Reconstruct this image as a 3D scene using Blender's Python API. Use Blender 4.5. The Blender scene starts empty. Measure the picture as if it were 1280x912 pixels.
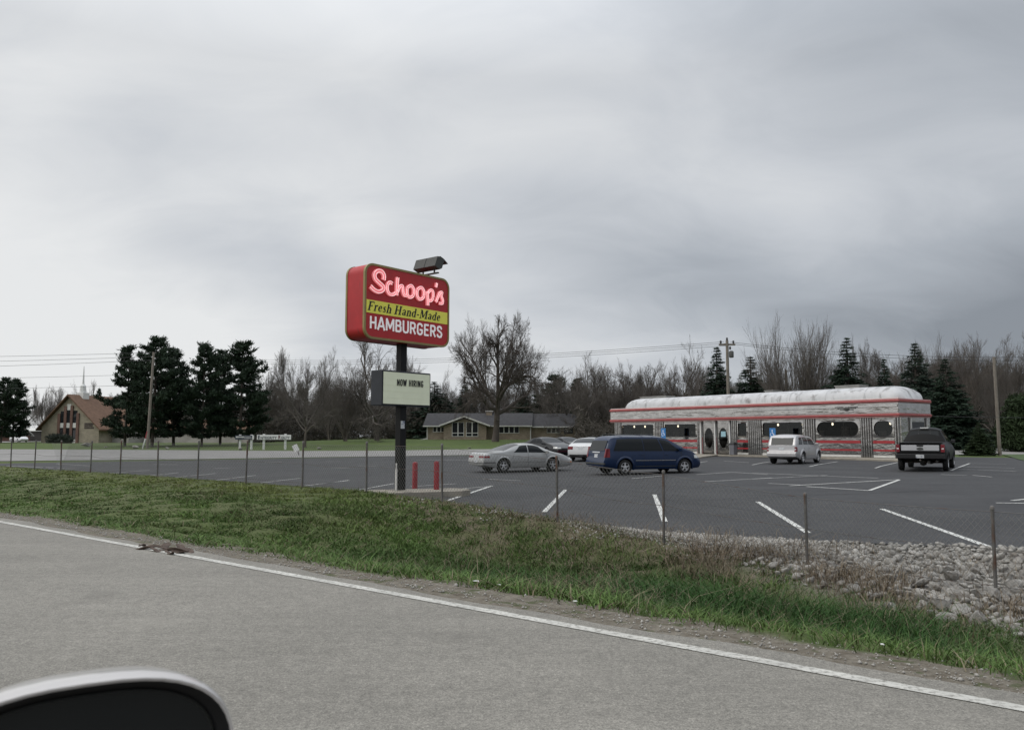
import bpy, bmesh, math, random
import numpy as np
from mathutils import Vector, Matrix

SC = bpy.context.scene
COL = SC.collection
R = math.radians

# ------------------------------------------------------------------ camera
CZ = 1.5
PITCH = math.atan(89 / 1000)
cam = bpy.data.cameras.new('camera')
cam.sensor_width = 36
cam.lens = 28.125
cam.clip_start = 0.05
cam.clip_end = 5000
cam.dof.use_dof = True
cam.dof.focus_distance = 30
cam.dof.aperture_fstop = 9
camo = bpy.data.objects.new('camera', cam)
COL.objects.link(camo)
camo.location = (0, 0, CZ)
camo.rotation_euler = (R(90) + PITCH, 0, 0)
SC.camera = camo

# ------------------------------------------------------------------ light
SUN_DIR = Vector((-0.66, -0.25, 0.75)).normalized()
SUN_EL = math.asin(SUN_DIR.z)
SUN_AZ = math.atan2(SUN_DIR.x, SUN_DIR.y)
wd = bpy.data.worlds.new('World')
SC.world = wd
wd.use_nodes = True


class NT:
    """small node-tree writer"""
    def __init__(s, tree):
        s.t = tree
        s.t.nodes.clear()

    def n(s, typ, ins=None, **kw):
        d = s.t.nodes.new(typ)
        for k, v in kw.items():
            setattr(d, k, v)
        for k, v in (ins or {}).items():
            if isinstance(v, bpy.types.NodeSocket):
                s.t.links.new(v, d.inputs[k])
            else:
                d.inputs[k].default_value = v
        return d

    def m(s, op, a, b=0.0, c=None, clamp=False):
        ins = {0: a, 1: b}
        if c is not None:
            ins[2] = c
        return s.n('ShaderNodeMath', ins, operation=op, use_clamp=clamp).outputs[0]

    def mix(s, f, a, b, bt='MIX'):
        d = s.t.nodes.new('ShaderNodeMix')
        d.data_type = 'RGBA'
        d.blend_type = bt
        for i, v in ((0, f), (6, a), (7, b)):
            if isinstance(v, bpy.types.NodeSocket):
                s.t.links.new(v, d.inputs[i])
            elif i == 0:
                d.inputs[0].default_value = v
            else:
                d.inputs[i].default_value = (*v[:3], 1)
        return d.outputs[2]

    def noise(s, vec, scale, detail=4, rough=.55, dist=0.0):
        d = s.n('ShaderNodeTexNoise', {'Scale': scale, 'Detail': detail, 'Roughness': rough, 'Distortion': dist})
        if vec is not None:
            s.t.links.new(vec, d.inputs['Vector'])
        return d.outputs[0]

    def ramp(s, f, stops):
        d = s.t.nodes.new('ShaderNodeValToRGB')
        el = d.color_ramp.elements
        while len(el) < len(stops):
            el.new(.5)
        for e, (p, c) in zip(el, stops):
            e.position = p
            e.color = (*c, 1) if len(c) == 3 else c
        s.t.links.new(f, d.inputs[0])
        return d.outputs[0]

    def rng(s, f, a, b, c, d_):
        return s.n('ShaderNodeMapRange', {0: f, 1: a, 2: b, 3: c, 4: d_}).outputs[0]


w = NT(wd.node_tree)
tc = w.n('ShaderNodeTexCoord').outputs['Generated']
sep = w.n('ShaderNodeSeparateXYZ', {0: tc})
dx, dy, dz = sep.outputs
zz = w.m('MAXIMUM', w.m('ADD', dz, .34), .05)
pxy = w.n('ShaderNodeCombineXYZ', {0: w.m('DIVIDE', dx, zz), 1: w.m('DIVIDE', dy, zz), 2: 0.0}).outputs[0]
map1 = w.n('ShaderNodeMapping', {'Vector': pxy, 'Location': (1.3, .4, 0), 'Rotation': (0, 0, R(-38)), 'Scale': (1.0, 1.55, 1)}).outputs[0]
n1 = w.noise(map1, .8, 2, .4, .8)
n2 = w.noise(map1, 2.6, 6, .55, .6)
nn = w.m('ADD', w.m('MULTIPLY', n1, .72), w.m('MULTIPLY', n2, .28))
az = w.rng(dx, -.5, .6, 1.0, 0.0)                 # cloud cover is thinner towards the left
low = w.rng(dz, .05, .22, 1.0, 0.0)
lowl = w.m('MULTIPLY', low, w.rng(dx, -.45, .0, 1.0, 0.0))
val = w.m('ADD', w.m('MULTIPLY', w.m('SUBTRACT', nn, .5), .70), .515)
val = w.m('ADD', val, w.m('MULTIPLY', w.m('SUBTRACT', az, .5), .22))
val = w.m('ADD', val, w.m('MULTIPLY', lowl, .12))
val = w.m('SUBTRACT', val, w.m('MULTIPLY', w.m('MULTIPLY', low, w.rng(dx, -.1, .5, 0.0, 1.0)), .13))
cloud = w.ramp(val, [(.26, (.25, .272, .305)), (.41, (.41, .44, .48)), (.52, (.57, .595, .63)), (.68, (.79, .80, .805))])
zen = w.rng(dz, .42, .92, 1.0, 2.8)
cloudc = w.n('ShaderNodeBackground', {'Color': cloud, 'Strength': w.m('MULTIPLY', zen, 1.06)}).outputs[0]
sky = w.n('ShaderNodeTexSky', sky_type='NISHITA', sun_disc=False, sun_elevation=SUN_EL, sun_rotation=SUN_AZ)
skyb = w.n('ShaderNodeBackground', {'Color': sky.outputs[0], 'Strength': 0.06}).outputs[0]
mixs = w.n('ShaderNodeMixShader', {0: .93, 1: skyb, 2: cloudc}).outputs[0]
w.n('ShaderNodeOutputWorld', {0: mixs})

sun = bpy.data.lights.new('sun', 'SUN')
sun.energy = 1.0
sun.angle = R(35)
sun.color = (1, .95, .86)
suno = bpy.data.objects.new('sun', sun)
COL.objects.link(suno)
suno.rotation_euler = SUN_DIR.to_track_quat('Z', 'Y').to_euler()
vs = SC.view_settings
vs.view_transform = 'Standard'
vs.look = 'None'
vs.exposure = 0.0
vs.gamma = 1
vs.use_curve_mapping = False
SC.cycles.max_bounces = 6
SC.cycles.diffuse_bounces = 2
SC.cycles.glossy_bounces = 3
SC.cycles.transparent_max_bounces = 8
SC.cycles.transmission_bounces = 4
SC.cycles.caustics_reflective = False
SC.cycles.caustics_refractive = False
SC.cycles.use_denoising = True


# ------------------------------------------------------------------ materials
def pbr(name, col, rough=.6, metal=0.0, var=.0, scale=3.0, bump=0.0, bscale=40.0, coat=0.0, spec=.5, em=None, ems=0.0, attr=None, stain=None, coords='Object'):
    """principled material with an optional procedural variation, bump and stain"""
    m = bpy.data.materials.new(name)
    m.use_nodes = True
    t = NT(m.node_tree)
    co = t.n('ShaderNodeTexCoord').outputs[coords]
    c = (*col, 1)
    if attr:
        c = t.n('ShaderNodeVertexColor', layer_name=attr).outputs[0]
    if var > 0:
        nz = t.noise(co, scale, 5, .6)
        lo = t.rng(nz, .3, .7, 1 - var, 1 + var)
        g = t.n('ShaderNodeCombineColor', {0: lo, 1: lo, 2: lo}).outputs[0]
        c = t.mix(1.0, c if not isinstance(c, tuple) else col, g, 'MULTIPLY')
    if stain:
        scol, sscale, lo_, hi_ = stain
        mp = t.n('ShaderNodeMapping', {'Vector': co, 'Scale': sscale}).outputs[0]
        f = t.rng(t.noise(mp, 1.0, 6, .65), lo_, hi_, 0.0, 1.0)
        c = t.mix(f, c if not isinstance(c, tuple) else col, scol)
    ins = {'Base Color': c, 'Roughness': rough, 'Metallic': metal, 'Specular IOR Level': spec, 'Coat Weight': coat, 'Coat Roughness': .06}
    if em:
        ins['Emission Color'] = (*em, 1)
        ins['Emission Strength'] = ems
    if bump > 0:
        ins['Normal'] = t.n('ShaderNodeBump', {'Strength': bump, 'Distance': .02, 'Height': t.noise(co, bscale, 4, .6)}).outputs[0]
    b = t.n('ShaderNodeBsdfPrincipled', ins)
    t.n('ShaderNodeOutputMaterial', {0: b.outputs[0]})
    return m


def asphalt(name, base, dark, light, speck, streak, rough=.85):
    m = bpy.data.materials.new(name)
    m.use_nodes = True
    t = NT(m.node_tree)
    co = t.n('ShaderNodeTexCoord').outputs['Object']
    fine = t.noise(co, 90, 3, .7)
    mid = t.noise(co, 9, 5, .65)
    big = t.noise(co, .35, 5, .6)
    mp = t.n('ShaderNodeMapping', {'Vector': co, 'Rotation': (0, 0, -math.atan2(.6338, -.7735)), 'Scale': (.06, 1.4, 1)}).outputs[0]
    st = t.noise(mp, 1.0, 4, .55)
    c = t.mix(t.rng(big, .35, .65, 0, 1), dark, light)
    c = t.mix(t.m('MULTIPLY', t.rng(st, .4, .65, 0, 1), streak), c, tuple(k * .7 for k in base))
    g = t.rng(mid, .3, .7, .84, 1.16)
    c = t.mix(1.0, c, t.n('ShaderNodeCombineColor', {0: g, 1: g, 2: g}).outputs[0], 'MULTIPLY')
    g = t.rng(t.noise(co, 34, 3, .7), .3, .7, 1 - speck * .6, 1 + speck * .6)
    c = t.mix(1.0, c, t.n('ShaderNodeCombineColor', {0: g, 1: g, 2: g}).outputs[0], 'MULTIPLY')
    g = t.rng(fine, .3, .7, 1 - speck, 1 + speck)
    c = t.mix(1.0, c, t.n('ShaderNodeCombineColor', {0: g, 1: g, 2: g}).outputs[0], 'MULTIPLY')
    vor = t.n('ShaderNodeTexVoronoi', {'Vector': co, 'Scale': 14.0})
    pit = t.rng(vor.outputs['Distance'], .05, .11, 1.0, 0.0)
    pick = t.rng(t.n('ShaderNodeSeparateColor', {0: vor.outputs['Color']}).outputs[0], .86, .9, 0, 1)
    c = t.mix(t.m('MULTIPLY', t.m('MULTIPLY', pit, pick), .7), c, tuple(k * .35 for k in base))
    blot = t.rng(t.noise(co, 1.1, 3, .5), .60, .74, 0, .45)
    c = t.mix(blot, c, tuple(k * .55 for k in base))
    pale = t.rng(t.noise(co, .55, 6, .7), .56, .70, 0, .30)
    c = t.mix(pale, c, tuple(k * 1.5 for k in base))
    nrm = t.n('ShaderNodeBump', {'Strength': .5, 'Distance': .006, 'Height': t.noise(co, 60, 3, .7)}).outputs[0]
    b = t.n('ShaderNodeBsdfPrincipled', {'Base Color': c, 'Roughness': rough, 'Normal': nrm, 'Specular IOR Level': .35})
    t.n('ShaderNodeOutputMaterial', {0: b.outputs[0]})
    return m


def paint_line(name, col, under, lo=.36, hi=.5):
    m = bpy.data.materials.new(name)
    m.use_nodes = True
    t = NT(m.node_tree)
    co = t.n('ShaderNodeTexCoord').outputs['Object']
    f = t.rng(t.noise(co, 22, 6, .72), lo, hi, 0, 1)
    v = t.rng(t.noise(co, 3, 4, .6), .3, .7, .78, 1.1)
    c = t.mix(1.0, col, t.n('ShaderNodeCombineColor', {0: v, 1: v, 2: v}).outputs[0], 'MULTIPLY')
    c = t.mix(f, under, c)
    b = t.n('ShaderNodeBsdfPrincipled', {'Base Color': c, 'Roughness': .8})
    t.n('ShaderNodeOutputMaterial', {0: b.outputs[0]})
    return m


def glassy(name, tint=.55, refl=1.0):
    """thin pane: tinted see-through plus fresnel mirror reflection"""
    m = bpy.data.materials.new(name)
    m.use_nodes = True
    t = NT(m.node_tree)
    tr = t.n('ShaderNodeBsdfTransparent', {0: (tint, tint, tint, 1)}).outputs[0]
    gl = t.n('ShaderNodeBsdfGlossy', {'Color': (.85, .9, .9, 1), 'Roughness': .03}).outputs[0]
    f = t.m('MULTIPLY', t.n('ShaderNodeFresnel', {'IOR': 1.5}).outputs[0], refl)
    f = t.m('MULTIPLY', f, t.m('SUBTRACT', 1.0, t.n('ShaderNodeNewGeometry').outputs['Backfacing']))
    t.n('ShaderNodeOutputMaterial', {0: t.n('ShaderNodeMixShader', {0: f, 1: tr, 2: gl}).outputs[0]})
    return m


def steel(name, col, rough, flute=0.0, fscale=(60, 1, 1), wob=.25):
    m = bpy.data.materials.new(name)
    m.use_nodes = True
    t = NT(m.node_tree)
    co = t.n('ShaderNodeTexCoord').outputs['Object']
    mp = t.n('ShaderNodeMapping', {'Vector': co, 'Scale': fscale}).outputs[0]
    h = t.noise(mp, 1.0, 3, .6)
    nrm = t.n('ShaderNodeBump', {'Strength': wob, 'Distance': .05, 'Height': h}).outputs[0]
    v = t.rng(t.noise(co, 1.7, 6, .65), .3, .75, .72, 1.08)
    c = t.mix(1.0, col, t.n('ShaderNodeCombineColor', {0: v, 1: v, 2: v}).outputs[0], 'MULTIPLY')
    b = t.n('ShaderNodeBsdfPrincipled', {'Base Color': c, 'Roughness': rough, 'Metallic': .95, 'Normal': nrm})
    t.n('ShaderNodeOutputMaterial', {0: b.outputs[0]})
    return m


M = {}
M['road'] = asphalt('road asphalt', (.206, .194, .170), (.180, .170, .149), (.226, .213, .187), .5, .4)
M['lot'] = asphalt('lot asphalt', (.041, .041, .043), (.034, .034, .036), (.050, .050, .052), .34, .3, .85)
M['street'] = asphalt('old pale asphalt', (.22, .21, .2), (.2, .195, .185), (.25, .24, .23), .1, .3)
M['edge_line'] = paint_line('edge line paint', (.50, .49, .45), (.2, .19, .17), .37, .52)
M['lot_line'] = paint_line('parking line paint', (.60, .60, .57), (.06, .06, .06), .36, .50)
M['lot_line_old'] = paint_line('worn parking line paint', (.48, .48, .46), (.07, .07, .07), .36, .52)
M['crack'] = pbr('sealed crack', (.022, .022, .024), .6)
M['concrete'] = pbr('concrete', (.25, .225, .185), .9, var=.2, scale=2.5, bump=.2)
M['black_metal'] = pbr('black painted steel', (.007, .007, .0075), .5, var=.3, scale=4, spec=.25)
M['dark_grey'] = pbr('dark grey metal', (.05, .052, .048), .6, var=.2, scale=5)
M['sign_red'] = pbr('sign cabinet red', (.40, .015, .018), .5, var=.12, scale=2.2, stain=((.13, .02, .02), (5, 5, .8), .58, .8))
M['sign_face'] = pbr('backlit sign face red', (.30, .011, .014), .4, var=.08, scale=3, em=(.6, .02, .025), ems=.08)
M['sign_trim'] = pbr('sign trim olive gold', (.25, .2, .075), .45, var=.15, scale=4)
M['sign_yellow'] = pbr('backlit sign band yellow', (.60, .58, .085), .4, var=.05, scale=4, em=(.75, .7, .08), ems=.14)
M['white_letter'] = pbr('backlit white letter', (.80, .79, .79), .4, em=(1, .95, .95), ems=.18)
M['black_letter'] = pbr('black letter', (.012, .012, .012), .5)
M['neon_back'] = pbr('neon letter backing', (.72, .27, .29), .4, em=(1, .26, .28), ems=.30)
M['neon'] = pbr('neon tube', (.9, .62, .62), .3, em=(1, .58, .6), ems=.62)
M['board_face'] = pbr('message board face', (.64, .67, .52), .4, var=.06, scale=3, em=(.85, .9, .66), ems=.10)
M['board_dark'] = pbr('message board cabinet', (.016, .019, .026), .5, var=.2)
M['galv'] = pbr('weathered galvanised steel', (.12, .115, .108), .65, metal=.3, var=.3, scale=7, stain=((.1, .045, .025), (9, 9, 3), .52, .66))
M['wire'] = pbr('fence wire', (.20, .198, .19), .6, metal=.2)
M['red_paint'] = pbr('bollard red', (.25, .014, .022), .5, var=.15, scale=6)
M['rock'] = pbr('limestone rock', (.285, .272, .25), .95, var=.35, scale=2.2, bump=.8, bscale=9, stain=((.10, .082, .066), (1.3, 1.3, 1.3), .5, .68))
M['gravel'] = pbr('gravel', (.31, .295, .27), .95, var=.35, scale=9)
M['blade'] = pbr('grass blades', (.05, .1, .02), .7, attr='Col', var=.15, scale=.8, spec=.25)
M['wood_pole'] = pbr('weathered pole wood', (.20, .175, .15), .95, var=.25, scale=2, stain=((.11, .09, .075), (14, 14, .7), .5, .7))
M['bark'] = pbr('grey bark', (.105, .088, .074), .95, var=.3, scale=1.5)
M['bark_dark'] = pbr('dark bark', (.082, .068, .058), .95, var=.3, scale=1.5)
M['bark_red'] = pbr('reddish twigs', (.122, .106, .094), .95, var=.25, scale=1.0)
M['bark_brown'] = pbr('brown twigs', (.108, .095, .083), .95, var=.25, scale=1.0)
M['pine'] = pbr('pine needles', (.025, .041, .024), .7, var=.55, scale=.8, spec=.2)
M['spruce'] = pbr('spruce needles', (.022, .038, .024), .7, var=.55, scale=.9, spec=.2)
M['spruce_blue'] = pbr('grey green spruce needles', (.032, .048, .035), .7, var=.55, scale=.9, spec=.2)
M['cedar'] = pbr('yellow green arborvitae', (.026, .042, .017), .75, var=.5, scale=1.2, spec=.2)
M['hedge'] = pbr('dark hedge leaves', (.018, .026, .016), .8, var=.5, scale=2)
M['brush'] = pbr('underbrush', (.05, .043, .034), .95, var=.4, scale=.35)
M['insul'] = pbr('dark insulator', (.03, .028, .03), .3)
M['cable'] = pbr('black cable', (.03, .03, .032), .6)
M['white_paint'] = pbr('white paint', (.66, .66, .64), .5, var=.08, scale=3)
M['white_trim'] = pbr('white trim', (.62, .61, .58), .6, var=.1, scale=2)
M['car_glass'] = pbr('car window glass', (.010, .012, .013), .05, spec=.3)
M['rubber'] = pbr('tyre rubber', (.013, .013, .013), .85, var=.2, scale=8)
M['rim'] = pbr('alloy rim', (.55, .55, .56), .35, metal=.5)
M['black_plastic'] = pbr('black plastic', (.014, .014, .015), .55)
M['tail_red'] = pbr('tail light red', (.15, .008, .014), .2, spec=.4)
M['lamp_clear'] = pbr('clear lamp', (.62, .62, .6), .12, spec=.7)
M['amber'] = pbr('amber lamp', (.5, .16, .03), .2)
M['plate'] = pbr('licence plate', (.52, .53, .54), .5, stain=((.18, .2, .27), (9, 9, 9), .55, .6))
M['chrome'] = pbr('chrome', (.65, .65, .66), .12, metal=1)
M['door_gap'] = pbr('door gap', (.02, .02, .022), .9)


# ------------------------------------------------------------------ mesh builder
class MB:
    def __init__(s):
        s.v, s.f, s.mi = [], [], []
        s.T = None

    def add(s, vs_, fs, m=0):
        o = len(s.v)
        if s.T is not None:
            vs_ = [tuple(s.T @ Vector(q)) for q in vs_]
        s.v.extend([tuple(q) for q in vs_])
        for f in fs:
            s.f.append([i + o for i in f])
            s.mi.append(m)
        return s

    def box(s, x0, x1, y0, y1, z0, z1, m=0):
        return s.add([(x0, y0, z0), (x1, y0, z0), (x1, y1, z0), (x0, y1, z0), (x0, y0, z1), (x1, y0, z1), (x1, y1, z1), (x0, y1, z1)],
                     [(0, 3, 2, 1), (4, 5, 6, 7), (0, 1, 5, 4), (1, 2, 6, 5), (2, 3, 7, 6), (3, 0, 4, 7)], m)

    def prism(s, poly, fn, w0, w1, m=0):
        """poly of (u, v) swept from w0 to w1, fn(u, v, w) -> point"""
        n = len(poly)
        vs_ = [fn(u, v, w0) for u, v in poly] + [fn(u, v, w1) for u, v in poly]
        fs = [tuple(range(n))[::-1], tuple(range(n, 2 * n))] + [(i, (i + 1) % n, n + (i + 1) % n, n + i) for i in range(n)]
        return s.add(vs_, fs, m)

    def tube(s, pts, rad, n=6, m=0, cap=True):
        pts = [Vector(p) for p in pts]
        if not hasattr(rad, '__len__'):
            rad = [rad] * len(pts)
        vs_, fs = [], []
        up = Vector((0, 0, 1))
        for i, p in enumerate(pts):
            d = (pts[min(i + 1, len(pts) - 1)] - pts[max(i - 1, 0)]).normalized()
            a = d.cross(up if abs(d.z) < .95 else Vector((1, 0, 0))).normalized()
            b = d.cross(a)
            for k in range(n):
                t = 2 * math.pi * k / n
                vs_.append(p + (a * math.cos(t) + b * math.sin(t)) * rad[i])
        for i in range(len(pts) - 1):
            for k in range(n):
                fs.append((i * n + k, i * n + (k + 1) % n, (i + 1) * n + (k + 1) % n, (i + 1) * n + k))
        if cap:
            fs.append(tuple(range(n))[::-1])
            fs.append(tuple(range((len(pts) - 1) * n, len(pts) * n)))
        return s.add(vs_, fs, m)

    def lathe(s, prof, n, fn, m=0, cap=True):
        """prof of (r, h); fn(x, y, h) -> point"""
        vs_, fs = [], []
        for r_, h in prof:
            for k in range(n):
                t = 2 * math.pi * k / n
                vs_.append(fn(r_ * math.cos(t), r_ * math.sin(t), h))
        for i in range(len(prof) - 1):
            for k in range(n):
                fs.append((i * n + k, i * n + (k + 1) % n, (i + 1) * n + (k + 1) % n, (i + 1) * n + k))
        if cap:
            fs.append(tuple(range(n))[::-1])
            fs.append(tuple(range((len(prof) - 1) * n, len(prof) * n)))
        return s.add(vs_, fs, m)

    def grid(s, P, m=0):
        a, b = len(P), len(P[0])
        return s.add([q for row in P for q in row], [(i * b + j, i * b + j + 1, (i + 1) * b + j + 1, (i + 1) * b + j) for i in range(a - 1) for j in range(b - 1)], m)

    def mesh(s, name, mats, smooth=None, fix=True):
        me = bpy.data.meshes.new(name)
        me.from_pydata(s.v, [], s.f)
        for q in (mats if isinstance(mats, (list, tuple)) else [mats]):
            me.materials.append(q)
        if any(s.mi):
            me.polygons.foreach_set('material_index', s.mi)
        if fix:
            bm = bmesh.new()
            bm.from_mesh(me)
            bmesh.ops.recalc_face_normals(bm, faces=bm.faces)
            bm.to_mesh(me)
            bm.free()
        if smooth is not None:
            me.polygons.foreach_set('use_smooth', [True] * len(me.polygons))
            me.set_sharp_from_angle(angle=R(smooth))
        return me

    def build(s, name, mats, parent=None, smooth=None, bevel=0, fix=True):
        o = bpy.data.objects.new(name, s.mesh(name, mats, smooth, fix))
        COL.objects.link(o)
        o.parent = parent
        if bevel:
            b = o.modifiers.new('bevel', 'BEVEL')
            b.width = bevel
            b.segments = 2
            b.limit_method = 'ANGLE'
        return o


def np_mesh(name, verts, tris, mats, mi=None, col=None, smooth=False):
    me = bpy.data.meshes.new(name)
    k = tris.shape[1]
    me.vertices.add(len(verts))
    me.vertices.foreach_set('co', np.asarray(verts, np.float32).ravel())
    me.loops.add(tris.size)
    me.loops.foreach_set('vertex_index', tris.astype(np.int32).ravel())
    me.polygons.add(len(tris))
    me.polygons.foreach_set('loop_start', np.arange(0, tris.size, k, dtype=np.int32))
    me.polygons.foreach_set('loop_total', np.full(len(tris), k, np.int32))
    for q in (mats if isinstance(mats, (list, tuple)) else [mats]):
        me.materials.append(q)
    if mi is not None:
        me.polygons.foreach_set('material_index', np.asarray(mi, np.int32))
    if smooth:
        me.polygons.foreach_set('use_smooth', np.ones(len(tris), bool))
    me.update(calc_edges=True)
    if col is not None:
        a = me.color_attributes.new('Col', 'FLOAT_COLOR', 'POINT')
        a.data.foreach_set('color', np.asarray(col, np.float32).ravel())
    return me


def link(name, me, parent=None, loc=None, rz=0):
    o = bpy.data.objects.new(name, me)
    COL.objects.link(o)
    o.parent = parent
    if loc is not None:
        o.location = loc
        o.rotation_euler = (0, 0, rz)
    return o


def tag(o, label=None, cat=None, group=None, kind=None):
    if label:
        o['label'] = label
    if cat:
        o['category'] = cat
    if group:
        o['group'] = group
    if kind:
        o['kind'] = kind
    return o


def thing(name, loc, rz, label, cat, group=None):
    o = link(name, None, None, loc, rz)
    o.empty_display_size = .2
    return tag(o, label, cat, group)


def text_obj(name, body, mat, parent, width, height, mtx, depth=.01, shear=0.0, bold=0.0):
    cu = bpy.data.curves.new(name, 'FONT')
    cu.body = body
    cu.align_x = 'CENTER'
    cu.shear = shear
    cu.offset = bold
    cu.extrude = .05
    cu.resolution_u = 4
    t = bpy.data.objects.new(name, cu)
    COL.objects.link(t)
    dg = bpy.context.evaluated_depsgraph_get()
    me = bpy.data.meshes.new_from_object(t.evaluated_get(dg))
    bpy.data.objects.remove(t)
    co = np.empty(len(me.vertices) * 3, np.float32)
    me.vertices.foreach_get('co', co)
    co = co.reshape(-1, 3)
    mn, mx = co.min(0), co.max(0)
    co = (co - (mn + mx) / 2) / np.maximum(mx - mn, 1e-6) * np.array([width, height, depth], np.float32)
    me.vertices.foreach_set('co', co.ravel())
    me.transform(mtx)
    me.materials.clear()
    me.materials.append(mat)
    me.update()
    return link(name, me, parent)


# ------------------------------------------------------------------ the lie of the land
RD = (-.7735, .6338)      # along the highway, to the left and away
ND = (.6338, .7735)       # across it, away from the camera


def ray(px, py):
    """a direction through a point of the photograph; only used to find where things stand"""
    c, s = math.cos(PITCH), math.sin(PITCH)
    u, v = (px - 640) / 1000, (456 - py) / 1000
    return (u, c - v * s, s + v * c)


def at(px, py, Y):
    d = ray(px, py)
    t = Y / d[1]
    return Vector((d[0] * t, Y, CZ + d[2] * t))


def SDn(X, Y):
    return X * RD[0] + Y * RD[1], X * ND[0] + Y * ND[1]


def XY(s, d):
    return s * RD[0] + d * ND[0], s * RD[1] + d * ND[1]


def sstep(x, a, b):
    t = np.clip((np.asarray(x, float) - a) / (b - a), 0, 1)
    return t * t * (3 - 2 * t)


def lot_z(X, Y):
    X, Y = np.asarray(X, float), np.asarray(Y, float)
    z = -.26 + .014 * np.maximum(0, X - 2) + .012 * np.maximum(0, Y - 38)
    return np.minimum(z, .0 + 0 * z)


def on_lot(px, py, dz=0.0):
    z = -.1
    for _ in range(8):
        d = ray(px, py)
        t = (z - CZ) / d[2]
        X, Y = d[0] * t, d[1] * t
        z = float(lot_z(X, Y)) + dz
    return Vector((X, Y, z))


def on_z(px, py, z):
    d = ray(px, py)
    t = (z - CZ) / d[2]
    return Vector((d[0] * t, d[1] * t, z))


FS = [1.79, 4.12, 6.42, 8.54, 11.4, 13.72, 16.03, 18.43, 20.78, 23.01, 25.39, 27.48]
FBASE = [-.49, -.38, -.24, -.03, .17, .26, .27, .29, .29, .30, .30, .30]
FTOP = [.57, .63, .89, 1.09, 1.29, 1.32, 1.32, 1.33, 1.32, 1.31, 1.30, 1.29]
LS = [1.8, 4.8, 7.5, 10.4, 14.3, 20, 30]
LD = [14.3, 13.4, 13.3, 13.9, 14.5, 15.4, 15.8]


def fbase(s):
    return np.interp(s, FS, FBASE)


def ftop(s):
    return np.interp(s, FS, FTOP)


def lotd(s):
    return np.interp(s, LS, LD)


def bank_z(s, d):
    """height of the verge between the highway and the lot"""
    s, d = np.asarray(s, float), np.asarray(d, float)
    left = sstep(s, 7.5, 14.5)
    db = 9.0 - 1.2 * left
    zb = -.66 + .50 * left
    d2 = 10.1 + .2 * left
    z2 = -.64 + .80 * left
    zf = fbase(s)
    dl = lotd(s)
    X, Y = XY(s, dl)
    zl = lot_z(X, Y) - .012
    z = np.where(d < 5.6, -.03, 0.0)
    seg = [(5.6, -.015, 6.2, -.05), (6.2, -.05, db, zb), (db, zb, d2, z2), (d2, z2, 11.7, zf), (11.7, zf, dl, zl)]
    for i, (a, za, b, zb_) in enumerate(seg):
        t = np.clip((d - a) / (b - a), 0, 1)
        t = t * t * (3 - 2 * t) * .6 + t * .4
        z = np.where(d >= a, za + (zb_ - za) * t, z)
    return z


def ground_z(X, Y):
    X, Y = np.asarray(X, float), np.asarray(Y, float)
    s, d = SDn(X, Y)
    near = bank_z(s, d)
    lz = lot_z(X, Y) - .03
    far = sstep(Y, 98, 128) * (.30 + .70 * sstep(X, -48, -24)) + sstep(Y, 66, 95) * .5 * sstep(X, 26, 40)
    far = np.minimum(far, 1.0)
    lz = lz + far
    dl = lotd(s)
    return np.where(d < dl, near, lz + (near * 0))


def gz(X, Y):
    return float(ground_z(X, Y))
# ------------------------------------------------------------------ ground, road, lot
def ground_material():
    m = bpy.data.materials.new('ground')
    m.use_nodes = True
    t = NT(m.node_tree)
    co = t.n('ShaderNodeTexCoord').outputs['Object']
    sp = t.n('ShaderNodeSeparateColor', {0: t.n('ShaderNodeVertexColor', layer_name='Col').outputs[0]})
    dirt, stone, dry = sp.outputs
    n_f = t.noise(co, 26, 5, .7)
    n_m = t.noise(co, 2.2, 5, .6)
    n_b = t.noise(co, .25, 4, .6)
    g = t.mix(t.rng(n_m, .3, .7, 0, 1), (.048, .072, .022), (.078, .112, .032))
    g = t.mix(t.rng(n_b, .35, .65, 0, .7), g, (.085, .112, .035))
    br = t.mix(t.rng(n_m, .35, .65, 0, 1), (.085, .068, .045), (.14, .12, .085))
    sh = t.mix(t.rng(t.noise(co, 7, 6, .7), .35, .65, 0, 1), (.105, .088, .066), (.20, .18, .148))
    sh = t.mix(t.rng(t.noise(co, 3.3, 5, .65), .56, .62, 0, .75), sh, (.060, .075, .028))
    st = t.mix(t.rng(n_f, .35, .65, 0, 1), (.17, .155, .135), (.29, .275, .25))
    c = t.mix(t.m('MULTIPLY', dry, t.rng(n_m, .3, .6, .3, 1)), g, br)
    e = t.m('ADD', dirt, t.m('MULTIPLY', t.m('SUBTRACT', n_m, .5), .9))
    c = t.mix(t.rng(e, .35, .6, 0, 1), c, sh)
    c = t.mix(stone, c, st)
    v = t.rng(n_f, .3, .7, .72, 1.28)
    c = t.mix(1.0, c, t.n('ShaderNodeCombineColor', {0: v, 1: v, 2: v}).outputs[0], 'MULTIPLY')
    nr = t.n('ShaderNodeBump', {'Strength': .7, 'Distance': .03, 'Height': n_f}).outputs[0]
    b = t.n('ShaderNodeBsdfPrincipled', {'Base Color': c, 'Roughness': .95, 'Normal': nr, 'Specular IOR Level': .2})
    t.n('ShaderNodeOutputMaterial', {0: b.outputs[0]})
    return m


M['ground'] = ground_material()


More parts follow.
